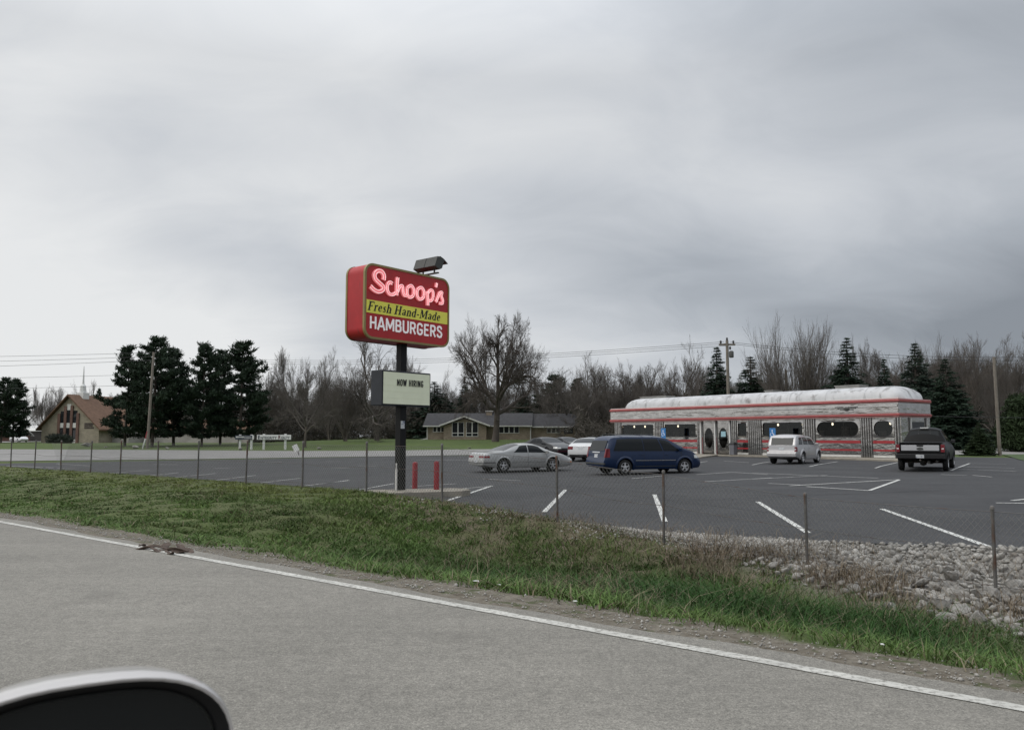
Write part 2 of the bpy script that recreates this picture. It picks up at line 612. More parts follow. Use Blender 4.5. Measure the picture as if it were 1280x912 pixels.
def build_ground():
    ss = np.concatenate([np.array([-900, -600, -400, -250, -150, -100, -70, -50]), np.arange(-40, -6, 4.), np.arange(-6, 40, .3), np.arange(40, 75, 1.5), np.arange(76, 140, 8.), np.array([150, 180, 220, 300, 420, 600, 900])])
    dd = np.concatenate([np.array([-400, -150, -60, -20, -8, 0, 4, 5.3]), np.arange(5.6, 17.6, .2), np.arange(18, 30, 1.5), np.arange(30, 150, 4.), np.array([160, 190, 230, 300, 420, 600, 900, 1400])])
    S_, D_ = np.meshgrid(ss, dd, indexing='ij')
    X = S_ * RD[0] + D_ * ND[0]
    Y = S_ * RD[1] + D_ * ND[1]
    Z = ground_z(X, Y)
    rng = np.random.default_rng(3)
    bankm = (D_ > 6.3) & (D_ < lotd(S_) - .4)
    Z = Z + np.where(bankm, rng.normal(0, .018, Z.shape), 0)
    Z = np.where(D_ < 5.5, -.06, Z)
    verts = np.stack([X, Y, Z], -1).reshape(-1, 3)
    a, b = S_.shape
    i, j = np.meshgrid(np.arange(a - 1), np.arange(b - 1), indexing='ij')
    q = np.stack([i * b + j, i * b + j + 1, (i + 1) * b + j + 1, (i + 1) * b + j], -1).reshape(-1, 4)[:, ::-1]
    wob = .18 * np.sin(S_ * 1.1) + .1 * np.sin(S_ * 2.7 + 1)
    dirt = 1 - sstep(D_ + wob, 6.0, 6.75)
    stone = sstep(D_, 12.2, 12.7) * (1 - sstep(S_, 12.5, 14.0)) * sstep(S_, -60, -50) * (D_ < 17)
    rock = sstep(D_ - .37 * S_, 9.1, 10.1) * (1 - sstep(S_, 6.6, 8.0)) * (D_ < 17)
    stone = np.maximum(stone, rock)
    dry = np.clip(sstep(D_, 9.5, 11.5) * (1 - sstep(S_, 11, 13)) * .9 + .25 * sstep(D_, 7.5, 9) * (D_ < 16) + .15, 0, 1) * (D_ < 30)
    col = np.stack([dirt, stone, dry, np.ones_like(dirt)], -1).reshape(-1, 4)
    me = np_mesh('ground', verts, q, M['ground'], col=col, smooth=True)
    tag(link('ground', me), kind='structure')


build_ground()


def strip(name, mat, s0, s1, d0, d1, z, parent=None, ns=80, wig=0.0, seed=1):
    rg = np.random.default_rng(seed)
    ss = np.concatenate([np.linspace(s0, -12, 12), np.linspace(-11, 40, ns), np.linspace(45, s1, 20)])
    mb = MB()
    P = []
    for s in ss:
        w0, w1 = rg.uniform(-wig, wig, 2)
        P.append([(*XY(s, d0 + w0 * 0), z), (*XY(s, d1 + w1), z)])
    mb.grid(P)
    return mb.build(name, mat, parent, fix=False)


road = MB()
RSS = np.concatenate([np.linspace(-300, -12, 12), np.linspace(-11, 40, 200), np.linspace(45, 700, 30)])
rg = np.random.default_rng(5)
P = []
for s in RSS:
    e = 5.60 + .05 * math.sin(s * .9) + .03 * math.sin(s * 3.3) + rg.uniform(-.02, .02)
    P.append([(*XY(s, -9), 0), (*XY(s, e - .02), 0), (*XY(s, e), -.05)])
road.grid(P)
roado = tag(road.build('road', M['road'], fix=False), kind='structure')
for dd0, dd1 in ((5.27, 5.385),):
    strip('edge_line', M['edge_line'], -300, 700, dd0, dd1, .005, roado, 260, .006)


SMAX_D, SMAX_S = [13, 15.8, 18, 33, 47, 61, 66], [56, 56, 54.7, 47.9, 42.2, 39.4, 39]
P = []
for i in np.linspace(0, 1, 110):
    row = []
    for j in np.linspace(0, 1, 60):
        s0 = -40 + i * 96
        d = lotd(s0) + j * (66 - lotd(s0))
        s = -40 + i * (np.interp(d, SMAX_D, SMAX_S) + 40)
        if j == 0:
            d += .05 * math.sin(s * 2.1) + .04 * math.sin(s * 5.3)
        X, Y = XY(s, d)
        row.append((X, Y, float(lot_z(X, Y))))
    P.append(row)
loto = tag(MB().grid(P).build('parking_lot', M['lot'], smooth=60, fix=False), kind='structure')


def lot_line(p0, p1, wdt, mat, name='parking_line', dz=.008):
    a, b = on_lot(*p0), on_lot(*p1)
    t = (b - a)
    t.z = 0
    t.normalize()
    n = Vector((-t.y, t.x, 0)) * wdt / 2
    k = max(2, int((b - a).length) + 1)
    P = []
    for i in range(k + 1):
        c = a.lerp(b, i / k)
        row = []
        for q in (c - n, c + n):
            row.append((q.x, q.y, float(lot_z(q.x, q.y)) + dz))
        P.append(row)
    MB().grid(P).build(name, mat, loto, fix=False)


for p0, p1 in [((558, 626), (615, 607)), ((680, 640), (707, 612)), ((831, 652), (818, 618)), ((1010, 666), (947, 627)), ((1235, 683), (1102, 636)),
               ((1245, 628.5), (1300, 629)), ((987, 607), (1124, 599.3)), ((1086.5, 613), (1124, 599.6)), ((1008, 608), (1086.5, 613)),
               ((1265, 625.5), (1300, 622))]:
    lot_line(p0, p1, .12, M['lot_line'])
for p0, p1 in [((940, 591), (1098, 597.5)), ((940, 598.6), (1034, 594)), ((1176, 593), (1209, 594)), ((1216, 594), (1240, 596)), ((1189, 588), (1212, 579)),
               ((1212, 579), (1258, 580)), ((1196, 586), (1270, 589)), ((1202, 583), (1268, 585)), ((871, 593), (915, 590)), ((915, 590), (960, 593)), ((879, 602), (965, 597)),
               ((790, 598), (834, 594)), ((870, 578.5), (884, 576.5)), ((905, 576), (936, 578)), ((1012, 583), (1047, 576.8)), ((1094, 585), (1122, 577.8)), ((940, 581), (962, 577)),
               ((438, 614), (494, 604)), ((400, 605), (436, 600)), ((484, 618), (615, 607.5)), ((513, 608), (570, 604.5)), ((603, 598.5), (651, 600.5)),
               ((381, 607), (436, 600.5)), ((325, 603.5), (376, 597.5)), ((270, 600), (320, 594)), ((220, 596.5), (270, 591.5)), ((189, 594), (223, 590.5)), ((136, 591.5), (187, 587.5)),
               ((268, 585), (287, 585.2)), ((407, 576.5), (424, 576.5)), ((414, 584.5), (437, 584.7)), ((8, 582), (110, 586.5)), ((70, 579.5), (112, 582)), ((192, 580), (223, 580.5)),
               ((447, 582), (470, 582.5)), ((330, 577), (352, 577)), ((960, 604), (1000, 606))]:
    lot_line(p0, p1, .11, M['lot_line_old'])
# sealed cracks in the lot
rr = random.Random(8)
for p0, p1 in [((700, 607), (960, 640)), ((600, 622), (700, 628)), ((860, 625), (1180, 612)), ((640, 600), (860, 620))]:
    a, b = on_lot(*p0), on_lot(*p1)
    P = []
    off = 0
    for i in range(31):
        off = off * .8 + rr.uniform(-.09, .09)
        c = a.lerp(b, i / 30)
        n = Vector((-(b - a).y, (b - a).x, 0)).normalized()
        c = c + n * off
        P.append([(*(c - n * .022).xy, float(lot_z(c.x, c.y)) + .006), (*(c + n * .022).xy, float(lot_z(c.x, c.y)) + .006)])
    MB().grid(P).build('sealed_crack', M['crack'], loto, fix=False)
# dark patch by the street
c = on_lot(566, 575)
P = []
for i in range(9):
    th = i / 8
    x = c.x - 3.0 + 6.5 * th
    hw = 1.3 * math.sin(math.pi * min(max(th, .06), .94))
    P.append([(x, c.y - hw + .5 * th, float(lot_z(x, c.y - hw)) + .012), (x, c.y + hw + .5 * th, float(lot_z(x, c.y + hw)) + .012)])
MB().grid(P).build('dark_patch', M['crack'], loto, fix=False)


def sheet(name, pts, mat, dz=.012, n=14, parent=None):
    """a paved sheet following the ground between two edges (near points, far points)"""
    near, far = pts
    P = []
    for i in range(len(near)):
        row = []
        for j in range(n + 1):
            t = j / n
            X = near[i][0] + (far[i][0] - near[i][0]) * t
            Y = near[i][1] + (far[i][1] - near[i][1]) * t
            row.append((X, Y, gz(X, Y) + dz))
        P.append(row)
    return tag(MB().grid(P).build(name, mat, parent, smooth=60, fix=False), kind='structure')


sheet('street', ([(-140, 46), (-90, 48), (-60, 50), (-33, 52), (-22, 55), (-14, 58.5), (-8, 61.5), (-2, 66), (5, 72), (9, 80)],
                 [(-150, 100), (-100, 98), (-60, 94), (-43, 90), (-32, 86), (-22, 83), (-13, 85), (-6, 92), (2, 97), (12, 98)]), M['street'], .03)
sheet('driveway', ([(-150, 150), (-120, 150), (-96, 150)], [(-190, 215), (-150, 215), (-118, 215)]), M['street'], .05)
sheet('side_road', ([(35.5, 66), (42, 67), (60, 69), (90, 72)], [(43, 86), (52, 88), (72, 90), (110, 92)]), M['street'], .035)
LAWN = pbr('lawn grass', (.050, .082, .024), .95, var=.35, scale=.7, bump=.5, bscale=30)
sheet('lawn_patch', ([(29.2, 45), (32.7, 52), (36.2, 58.5), (39.8, 65.5)], [(60, 42), (64, 50), (68, 57), (72, 66.5)]), LAWN, .06)

# raised concrete pad under the sign pole
pc = on_z(500, 612, -.10)
pad = MB()
poly = [(-2.3, -.9), (-1.6, -1.1), (1.1, -1.0), (1.5, -.6), (1.6, .1), (1.2, .5), (-1.4, .55), (-2.4, -.1)]
ax, ay = Vector((.93, .36, 0)), Vector((-.36, .93, 0))
pad.prism(poly, lambda u, v, w_: tuple(Vector((pc.x + .5, pc.y, 0)) + ax * u + ay * v + Vector((0, 0, w_))), -.32, -.10)
tag(pad.build('concrete_pad', M['concrete']), kind='structure')
POLE = Vector((pc.x, pc.y, -.10))

# ------------------------------------------------------------------ the big pole sign
sg = thing('pole_sign', POLE, math.atan2(ND[1], ND[0]), 'tall red restaurant pole sign with glowing pink script lettering above a message board', 'sign')
# local x runs along the face (to the right and away), local -y is the face shown to traffic
MB().box(-.118, .118, -.118, .118, 0, 4.5).build('pole', M['black_metal'], sg, bevel=.015)


def rrect(x0, x1, z0, z1, r, n=7):
    pts = []
    for cx, cz, a0 in ((x1 - r, z1 - r, 0), (x0 + r, z1 - r, 90), (x0 + r, z0 + r, 180), (x1 - r, z0 + r, 270)):
        for k in range(n + 1):
            a = R(a0 + 90 * k / n)
            pts.append((cx + r * math.cos(a), cz + r * math.sin(a)))
    return pts


TH = .40
SX0, SX1 = -1.83, 1.62
SZ0, SZ1 = 4.39, 6.56
cab = MB()
cab.prism(rrect(SX0, SX1, SZ0, SZ1, .30), lambda u, v, w_: (u, w_, v), -TH, TH)
cabo = cab.build('cabinet', M['sign_red'], sg, smooth=35)
for sgn in (-1, 1):
    t1 = MB()
    o_, i_ = rrect(SX0 - .012, SX1 + .012, SZ0 - .012, SZ1 + .012, .31), rrect(SX0 + .05, SX1 - .05, SZ0 + .05, SZ1 - .05, .25)
    n_ = len(o_)
    y0, y1 = sgn * (TH - .05), sgn * (TH + .025)
    vv = [(u, y0, v) for u, v in o_] + [(u, y1, v) for u, v in o_] + [(u, y1, v) for u, v in i_] + [(u, y0, v) for u, v in i_]
    ff = []
    for k in range(n_):
        k2 = (k + 1) % n_
        for a in range(3):
            ff.append((a * n_ + k, a * n_ + k2, (a + 1) * n_ + k2, (a + 1) * n_ + k))
    t1.add(vv, ff)
    t1.build('trim', M['sign_trim'], sg, smooth=35)
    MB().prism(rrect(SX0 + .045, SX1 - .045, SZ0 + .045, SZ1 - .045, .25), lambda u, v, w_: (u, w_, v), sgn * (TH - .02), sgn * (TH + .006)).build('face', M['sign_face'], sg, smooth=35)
# seam rail across the cabinet side
MB().box(SX0 - .004, SX0 + .02, -TH + .01, -TH + .03, SZ0 + .3, SZ1 - .3).build('seam', M['sign_trim'], cabo)


def FP(px, py):
    """photo pixel -> local (x, z) on the sign face"""
    d = Vector(ray(px, py))
    c = Vector((POLE.x, POLE.y, 0)) + Vector((RD[0], RD[1], 0)) * (-TH)
    nrm = Vector((RD[0], RD[1], 0))
    t = (c.dot(nrm)) / d.dot(nrm)
    p = Vector((0, 0, CZ)) + d * t - POLE
    return p.x * ND[0] + p.y * ND[1], p.z


YF = -TH - .006
bz = [FP(455.5, 375), FP(455.5, 391), FP(555.5, 404), FP(555.5, 389)]
bz0 = (bz[1][1] + bz[2][1]) / 2
bz1 = (bz[0][1] + bz[3][1]) / 2
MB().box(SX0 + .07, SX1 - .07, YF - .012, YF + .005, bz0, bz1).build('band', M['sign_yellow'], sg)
RX = Matrix.Rotation(R(90), 4, 'X')


def face_text(body, mat, x0, x1, z0, z1, y, par, shear=0.0, bold=0.0, name='lettering', depth=.016):
    return text_obj(name, body, mat, par, x1 - x0, z1 - z0, Matrix.Translation(((x0 + x1) / 2, y, (z0 + z1) / 2)) @ RX, depth, shear, bold)


h0, h1 = FP(461.5, 404), FP(552.5, 415)
hz0 = (FP(461.5, 411)[1] + FP(552.5, 421.5)[1]) / 2
hz1 = (FP(461.5, 396.5)[1] + FP(552.5, 406.5)[1]) / 2

# plain block capitals as strokes in a 1-high em
O_ = [(.31, .96), (.17, .91), (.09, .75), (.09, .25), (.17, .09), (.31, .04), (.45, .09), (.53, .25), (.53, .75), (.45, .91), (.31, .96)]
SANS = {
    'H': (.64, [[(.1, 0), (.1, 1)], [(.52, 0), (.52, 1)], [(.1, .5), (.52, .5)]]),
    'A': (.66, [[(.05, 0), (.31, .97), (.35, .97), (.61, 0)], [(.15, .28), (.51, .28)]]),
    'M': (.82, [[(.1, 0), (.1, 1)], [(.12, .96), (.41, .22), (.70, .96)], [(.72, 1), (.72, 0)]]),
    'B': (.62, [[(.1, 0), (.1, 1)], [(.1, .94), (.38, .94), (.48, .84), (.48, .64), (.38, .53), (.1, .53)], [(.36, .53), (.52, .42), (.52, .16), (.40, .06), (.1, .06)]]),
    'U': (.64, [[(.1, 1), (.1, .22), (.18, .08), (.32, .04), (.46, .08), (.54, .22), (.54, 1)]]),
    'R': (.63, [[(.1, 0), (.1, 1)], [(.1, .94), (.40, .94), (.50, .84), (.50, .58), (.40, .48), (.1, .48)], [(.32, .46), (.54, 0)]]),
    'G': (.64, [[(.52, .76), (.45, .91), (.31, .96), (.17, .91), (.09, .75), (.09, .25), (.17, .09), (.31, .04), (.45, .09), (.52, .22), (.52, .44), (.32, .44)]]),
    'E': (.56, [[(.1, 0), (.1, 1)], [(.1, .94), (.48, .94)], [(.1, .52), (.44, .52)], [(.1, .06), (.48, .06)]]),
    'S': (.60, [[(.50, .76), (.44, .91), (.30, .96), (.15, .91), (.09, .77), (.14, .62), (.30, .53), (.46, .44), (.52, .28), (.46, .09), (.30, .04), (.14, .09), (.08, .24)]]),
    'N': (.66, [[(.1, 0), (.1, 1)], [(.1, .97), (.54, .03)], [(.54, 0), (.54, 1)]]),
    'O': (.62, [O_]), 'I': (.26, [[(.13, 0), (.13, 1)]]), 'W': (.88, [[(.05, 1), (.24, .04), (.44, .92), (.64, .04), (.83, 1)]]), ' ': (.34, []),
}


def sans_text(body, mat, x0, x1, z0, z1, y, par, wt, gap=.0):
    mb = MB()
    tot = sum(SANS[ch][0] + gap for ch in body) - gap
    sx, sz = (x1 - x0) / tot, z1 - z0
    adv, k = 0, 0
    for ch in body:
        wd_, st = SANS[ch]
        for line in st:
            for (a, b), (c_, d_) in zip(line[:-1], line[1:]):
                k += 1
                ax_, az_, bx_, bz_ = x0 + (adv + a) * sx, z0 + b * sz, x0 + (adv + c_) * sx, z0 + d_ * sz
                L = math.hypot(bx_ - ax_, bz_ - az_)
                tx, tz = (bx_ - ax_) / L, (bz_ - az_) / L
                h = wt * sz / 2
                e = h * .45 if len(line) > 2 else 0
                q = [(ax_ - tx * e - tz * h, az_ - tz * e + tx * h), (ax_ - tx * e + tz * h, az_ - tz * e - tx * h), (bx_ + tx * e + tz * h, bz_ + tz * e - tx * h), (bx_ + tx * e - tz * h, bz_ + tz * e + tx * h)]
                mb.prism(q, lambda u, v, w_: (u, w_, v), y, y - .010 - .0004 * (k % 9))
        adv += wd_ + gap
    return mb.build('lettering', mat, par)


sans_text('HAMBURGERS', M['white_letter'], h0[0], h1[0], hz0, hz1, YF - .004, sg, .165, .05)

# slanted bold serif letters for the yellow band, as strokes (x0,y0,x1,y1,width) in a 1-high em
SERIF = {
    'F': (.66, [(.2, 0, .2, 1, .17), (.2, .955, .62, .955, .09), (.6, .78, .6, .97, .05), (.2, .52, .47, .52, .08), (.46, .42, .46, .62, .045), (.05, .03, .36, .03, .06), (.05, .97, .2, .97, .06)]),
    'H': (.88, [(.2, 0, .2, 1, .17), (.66, 0, .66, 1, .17), (.2, .5, .66, .5, .08), (.05, .03, .35, .03, .06), (.05, .97, .35, .97, .06), (.51, .03, .81, .03, .06), (.51, .97, .81, .97, .06)]),
    'M': (1.02, [(.15, 0, .15, 1, .07), (.82, 0, .82, 1, .17), (.2, .97, .47, .12, .16), (.47, .12, .76, .97, .07), (.03, .03, .27, .03, .06), (.68, .03, .97, .03, .06), (.03, .97, .2, .97, .06), (.8, .97, .97, .97, .06)]),
    'r': (.46, [(.17, 0, .17, .66, .15), (.2, .5, .3, .64, .08), (.3, .63, .42, .6, .12), (.05, .03, .3, .03, .06), (.05, .63, .17, .63, .06)]),
    'e': (.52, [(.13, .15, .13, .52, .15), (.13, .5, .25, .65, .08), (.25, .65, .38, .55, .1), (.39, .55, .39, .38, .11), (.13, .36, .42, .36, .06), (.13, .17, .26, .03, .09), (.26, .03, .43, .14, .06)]),
    's': (.44, [(.12, .5, .12, .58, .11), (.12, .56, .24, .65, .07), (.24, .65, .36, .56, .05), (.13, .48, .33, .24, .15), (.34, .22, .33, .1, .1), (.33, .09, .2, .02, .07), (.2, .02, .08, .14, .05)]),
    'h': (.62, [(.17, 0, .17, 1, .15), (.22, .54, .36, .65, .08), (.36, .65, .46, .55, .1), (.47, .55, .47, 0, .15), (.05, .03, .29, .03, .06), (.36, .03, .6, .03, .06), (.05, .97, .17, .97, .06)]),
    'a': (.54, [(.12, .5, .14, .6, .1), (.14, .6, .26, .66, .07), (.26, .66, .38, .56, .09), (.39, .56, .39, .06, .14), (.38, .4, .16, .28, .07), (.13, .28, .13, .1, .14), (.14, .08, .26, .04, .08), (.26, .05, .36, .14, .06), (.4, .04, .5, .06, .07)]),
    'n': (.62, [(.17, 0, .17, .66, .15), (.22, .54, .36, .65, .08), (.36, .65, .46, .55, .1), (.47, .55, .47, 0, .15), (.05, .03, .29, .03, .06), (.36, .03, .6, .03, .06), (.05, .63, .17, .63, .06)]),
    'd': (.6, [(.44, 0, .44, 1, .15), (.13, .14, .13, .52, .15), (.13, .5, .26, .65, .08), (.26, .65, .4, .55, .07), (.13, .16, .26, .03, .08), (.26, .03, .4, .12, .07), (.32, .97, .44, .97, .06), (.44, .03, .56, .03, .06)]),
    '-': (.4, [(.06, .34, .32, .34, .11)]),
    ' ': (.3, []),
}


def serif_text(body, mat, x0, x1, z0, z1, y, par, slant=.2):
    mb = MB()
    adv = 0
    tot = sum(SERIF[ch][0] for ch in body)
    sx, sz = (x1 - x0) / tot, z1 - z0
    for ch in body:
        wd_, st = SERIF[ch]
        for k, (a, b, c_, d_, wt) in enumerate(st):
            dx_, dy_ = c_ - a, d_ - b
            L = math.hypot(dx_, dy_)
            nx, ny = -dy_ / L * wt / 2, dx_ / L * wt / 2
            q = [(a + nx, b + ny), (a - nx, b - ny), (c_ - nx, d_ - ny), (c_ + nx, d_ + ny)]
            q = [(x0 + (adv + u + slant * (v - .3)) * sx, z0 + v * sz) for u, v in q]
            mb.prism(q, lambda u, v, w_: (u, w_, v), y, y - .008 - .0006 * k)
        adv += wd_
    return mb.build('lettering', mat, par)


f0, f1 = FP(459, 383), FP(550, 395)
fz0 = (FP(459, 389)[1] + FP(550, 400)[1]) / 2
fz1 = (FP(459, 377.5)[1] + FP(550, 389.5)[1]) / 2
serif_text('Fresh Hand-Made', M['black_letter'], f0[0], f1[0], fz0, fz1, YF - .011, sg)


def spline(pts, n=6):
    """Catmull-Rom through 2D points"""
    p = [pts[0]] + list(pts) + [pts[-1]]
    out = []
    for i in range(1, len(p) - 2):
        for k in range(n):
            t = k / n
            q = []
            for a in range(2):
                p0, p1, p2, p3 = p[i - 1][a], p[i][a], p[i + 1][a], p[i + 2][a]
                q.append(.5 * (2 * p1 + (p2 - p0) * t + (2 * p0 - 5 * p1 + 4 * p2 - p3) * t * t + (3 * p1 - p0 - 3 * p2 + p3) * t ** 3))
            out.append(tuple(q))
    out.append(tuple(pts[-1]))
    return out


# script strokes, in the pixels of an enlarged view of the photograph (11.43 times, from 450,330)
SCRIPT = [
    ([(318, 232), (322, 165), (285, 108), (228, 105), (190, 150), (200, 215), (258, 275), (312, 330), (302, 378), (245, 398), (180, 370), (128, 318)], 46),
    ([(440, 285), (405, 262), (372, 300), (370, 375), (400, 430), (450, 440), (482, 415)], 36),
    ([(518, 195), (508, 300), (502, 450)], 40),
    ([(515, 400), (545, 325), (585, 320), (592, 400), (612, 450), (640, 455)], 34),
    ([(690, 315), (655, 350), (652, 430), (690, 480), (738, 450), (745, 370), (715, 315), (690, 315)], 34),
    ([(835, 340), (798, 375), (795, 455), (832, 508), (882, 478), (890, 395), (860, 342), (835, 340)], 34),
    ([(940, 395), (945, 500), (948, 595)], 38),
    ([(945, 420), (985, 375), (1020, 400), (1020, 480), (990, 530), (955, 520)], 32),
    ([(1076, 275), (1064, 335)], 26),
    ([(1062, 545), (1092, 470), (1118, 412), (1150, 412), (1140, 460), (1160, 520), (1150, 568), (1105, 560)], 32),
]
for st, wd_ in SCRIPT:
    pts = spline([FP(450 + u / 11.43, 330 + v / 11.43) for u, v in st], 5)
    hw = wd_ / 11.43 * .0235 / 2 * 1.3
    closed = st[0] == st[-1]
    L_, R_ = [], []
    for i, p in enumerate(pts):
        a, b = pts[max(i - 1, 0)], pts[min(i + 1, len(pts) - 1)]
        if closed and i in (0, len(pts) - 1):
            a, b = pts[-2], pts[1]
        tx, tz = b[0] - a[0], b[1] - a[1]
        l = math.hypot(tx, tz) or 1
        L_.append((p[0] - tz / l * hw, p[1] + tx / l * hw))
        R_.append((p[0] + tz / l * hw, p[1] - tx / l * hw))
    rb = MB()
    P = [[(a[0], YF + .001, a[1]), (a[0], YF - .05, a[1]), (b[0], YF - .05, b[1]), (b[0], YF + .001, b[1])] for a, b in zip(L_, R_)]
    rb.grid(P)
    lt = rb.build('script_letter', M['neon_back'], sg)
    tb = MB()
    ins = lambda a, b, k: (a[0] + (b[0] - a[0]) * k, YF - .075, a[1] + (b[1] - a[1]) * k)
    tb.tube([ins(a, b, .16) for a, b in zip(L_, R_)], .013, 5)
    tb.tube([ins(a, b, .84) for a, b in zip(L_, R_)], .013, 5)
    tb.build('neon_tube', M['neon'], lt, smooth=60)

# message board
TB = .25
bx0, bx1 = -.99, 1.0
bzt, bzb = 3.54, 2.50
MB().box(bx0, bx1, -TB, TB, bzb, bzt).build('message_board', M['board_dark'], sg, bevel=.02)
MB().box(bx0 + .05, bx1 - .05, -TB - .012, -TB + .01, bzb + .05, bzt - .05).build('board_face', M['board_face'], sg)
tr = MB()
for k in range(1, 5):
    z = bzb + .05 + (bzt - bzb - .1) * k / 5
    tr.box(bx0 + .05, bx1 - .05, -TB - .017, -TB - .010, z - .004, z + .004)
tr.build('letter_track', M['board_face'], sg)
zc = bzb + (bzt - bzb) * .665
sans_text('NOW HIRING', M['black_letter'], -.42, .66, zc - .095, zc + .095, -TB - .018, sg, .145, .16)
# conduit and notice on the pole
MB().tube([(-.175, -.02, 0), (-.175, -.02, .62)], .035, 8).tube([(-.175, -.02, .62), (-.175, -.02, .8)], .022, 8).build('conduit', M['white_trim'], sg, smooth=40)
MB().box(-.125, .02, -.145, -.133, 1.83, 2.06).build('notice_plate', M['plate'], sg)

# twin floodlights on top of the sign
fl = thing('floodlight', POLE + Vector((ND[0] * .98, ND[1] * .98, SZ1 + .10)), math.atan2(ND[1], ND[0]), 'twin grey box floodlights on a bracket on top of the red sign', 'floodlight')
fl.scale = (.78, .78, .78)
MB().box(-.05, .05, -.72, .42, 0, .05).tube([(0, -.50, .03), (0, -.50, .26)], .035, 8).tube([(0, .14, .03), (0, .14, .26)], .035, 8).build('bracket', M['dark_grey'], fl)
for k, y in enumerate((.16, -.47)):
    b = MB()
    b.T = Matrix.Translation((0, y, .44)) @ Matrix.Rotation(R(16), 4, 'Y')
    b.prism([(-.20, -.24), (.10, -.27), (.22, -.16), (.24, .22), (.02, .26), (-.16, .20)], lambda u, v, w_: (u, w_, v), -.305, .305)
    h = b.build('lamp_head', M['dark_grey'], fl, bevel=.012)
    g = MB()
    g.T = b.T
    g.box(.2, .245, -.25, .25, -.13, .19)
    g.build('lens', M['lamp_clear'], h)
    v_ = MB()
    v_.T = b.T
    v_.prism([(-.02, .262), (.2, .245), (.46, .16), (.46, .14), (.2, .225), (-.02, .24)], lambda u, v, w_: (u, w_, v), -.31, .31)
    v_.build('visor', M['dark_grey'], h)

# bollards
for (px, py, hh, lab) in ((518.5, 609.5, .80, 'red steel bollard next to the black sign pole'), (545.5, 611.5, .85, 'red steel bollard standing farther from the black sign pole, beside the fence post')):
    p = on_z(px, py, -.10)
    b = MB()
    b.lathe([(.082, -.05), (.082, hh - .05), (.07, hh - .015), (.035, hh)], 14, lambda x, y, h: (x, y, h))
    o = b.build('bollard', M['red_paint'], None, smooth=40)
    o.location = p
    tag(o, lab, 'bollard', 'red bollards beside the sign pole')

# ------------------------------------------------------------------ chain link fence
POSTS = [1.79, 4.12, 6.42, 8.54, 11.4, 13.72, 16.03, 18.43, 20.78, 23.01, 25.39, 27.48, 29.8, 32.1, 34.4, 36.7, 39, 41.3, -.6, -2.9]
fx = XY(13.72, 11.7)
fe = thing('chain_link_fence', (fx[0], fx[1], 0), 0, 'rusty chain link fence with thin posts between the grass bank and the parking lot', 'fence')
O = Vector((fx[0], fx[1], 0))
rr = random.Random(4)


def FPt(s, z, dd=0.0):
    X, Y = XY(s, 11.7 + dd)
    return Vector((X, Y, z)) - O


for s in POSTS:
    a = FPt(s, fbase(s) - .25)
    lean = rr.uniform(-.02, .02)
    b = FPt(s + lean, ftop(s) + .02, rr.uniform(-.02, .02))
    p = MB().tube([a, b], .022, 8)
    p.tube([b - Vector((0, 0, .01)), b + Vector((0, 0, .03)), b + Vector((0, 0, .045))], [.028, .028, .012], 8)
    p.build('post', M['galv'], fe, smooth=50)
fab = MB()
s = -3.0
pitch = .075
while s < 30:
    for sg_ in (-1, 1):
        z0, s1 = fbase(s) + .02, s
        hgt = ftop(s) - .04 - z0
        s1 = s + sg_ * hgt * .8
        z1 = ftop(s1) - .04
        sag = .02 * math.sin(s * 1.3)
        fab.tube([FPt(s, z0, .03), FPt((s + s1) / 2, (z0 + z1) / 2, .035 + sag), FPt(s1, z1, .03)], .0026, 3, cap=False)
    s += pitch
fab.build('chain_link_fabric', M['wire'], fe, fix=False)
so = sorted(POSTS)
for zf, sag in ((.985, .01), (.55, .03), (.12, .02)):
    wr = MB()
    pts = []
    for a, b in zip(so[:-1], so[1:]):
        for k in range(6):
            t = k / 6
            s = a + (b - a) * t
            lo, hi = fbase(s), ftop(s)
            pts.append(FPt(s, lo + (hi - lo) * zf - sag * 4 * t * (1 - t) * (1 + .8 * math.sin(a * 7)), .03))
    wr.tube(pts, .004, 4)
    wr.build('tension_wire', M['galv'], fe)
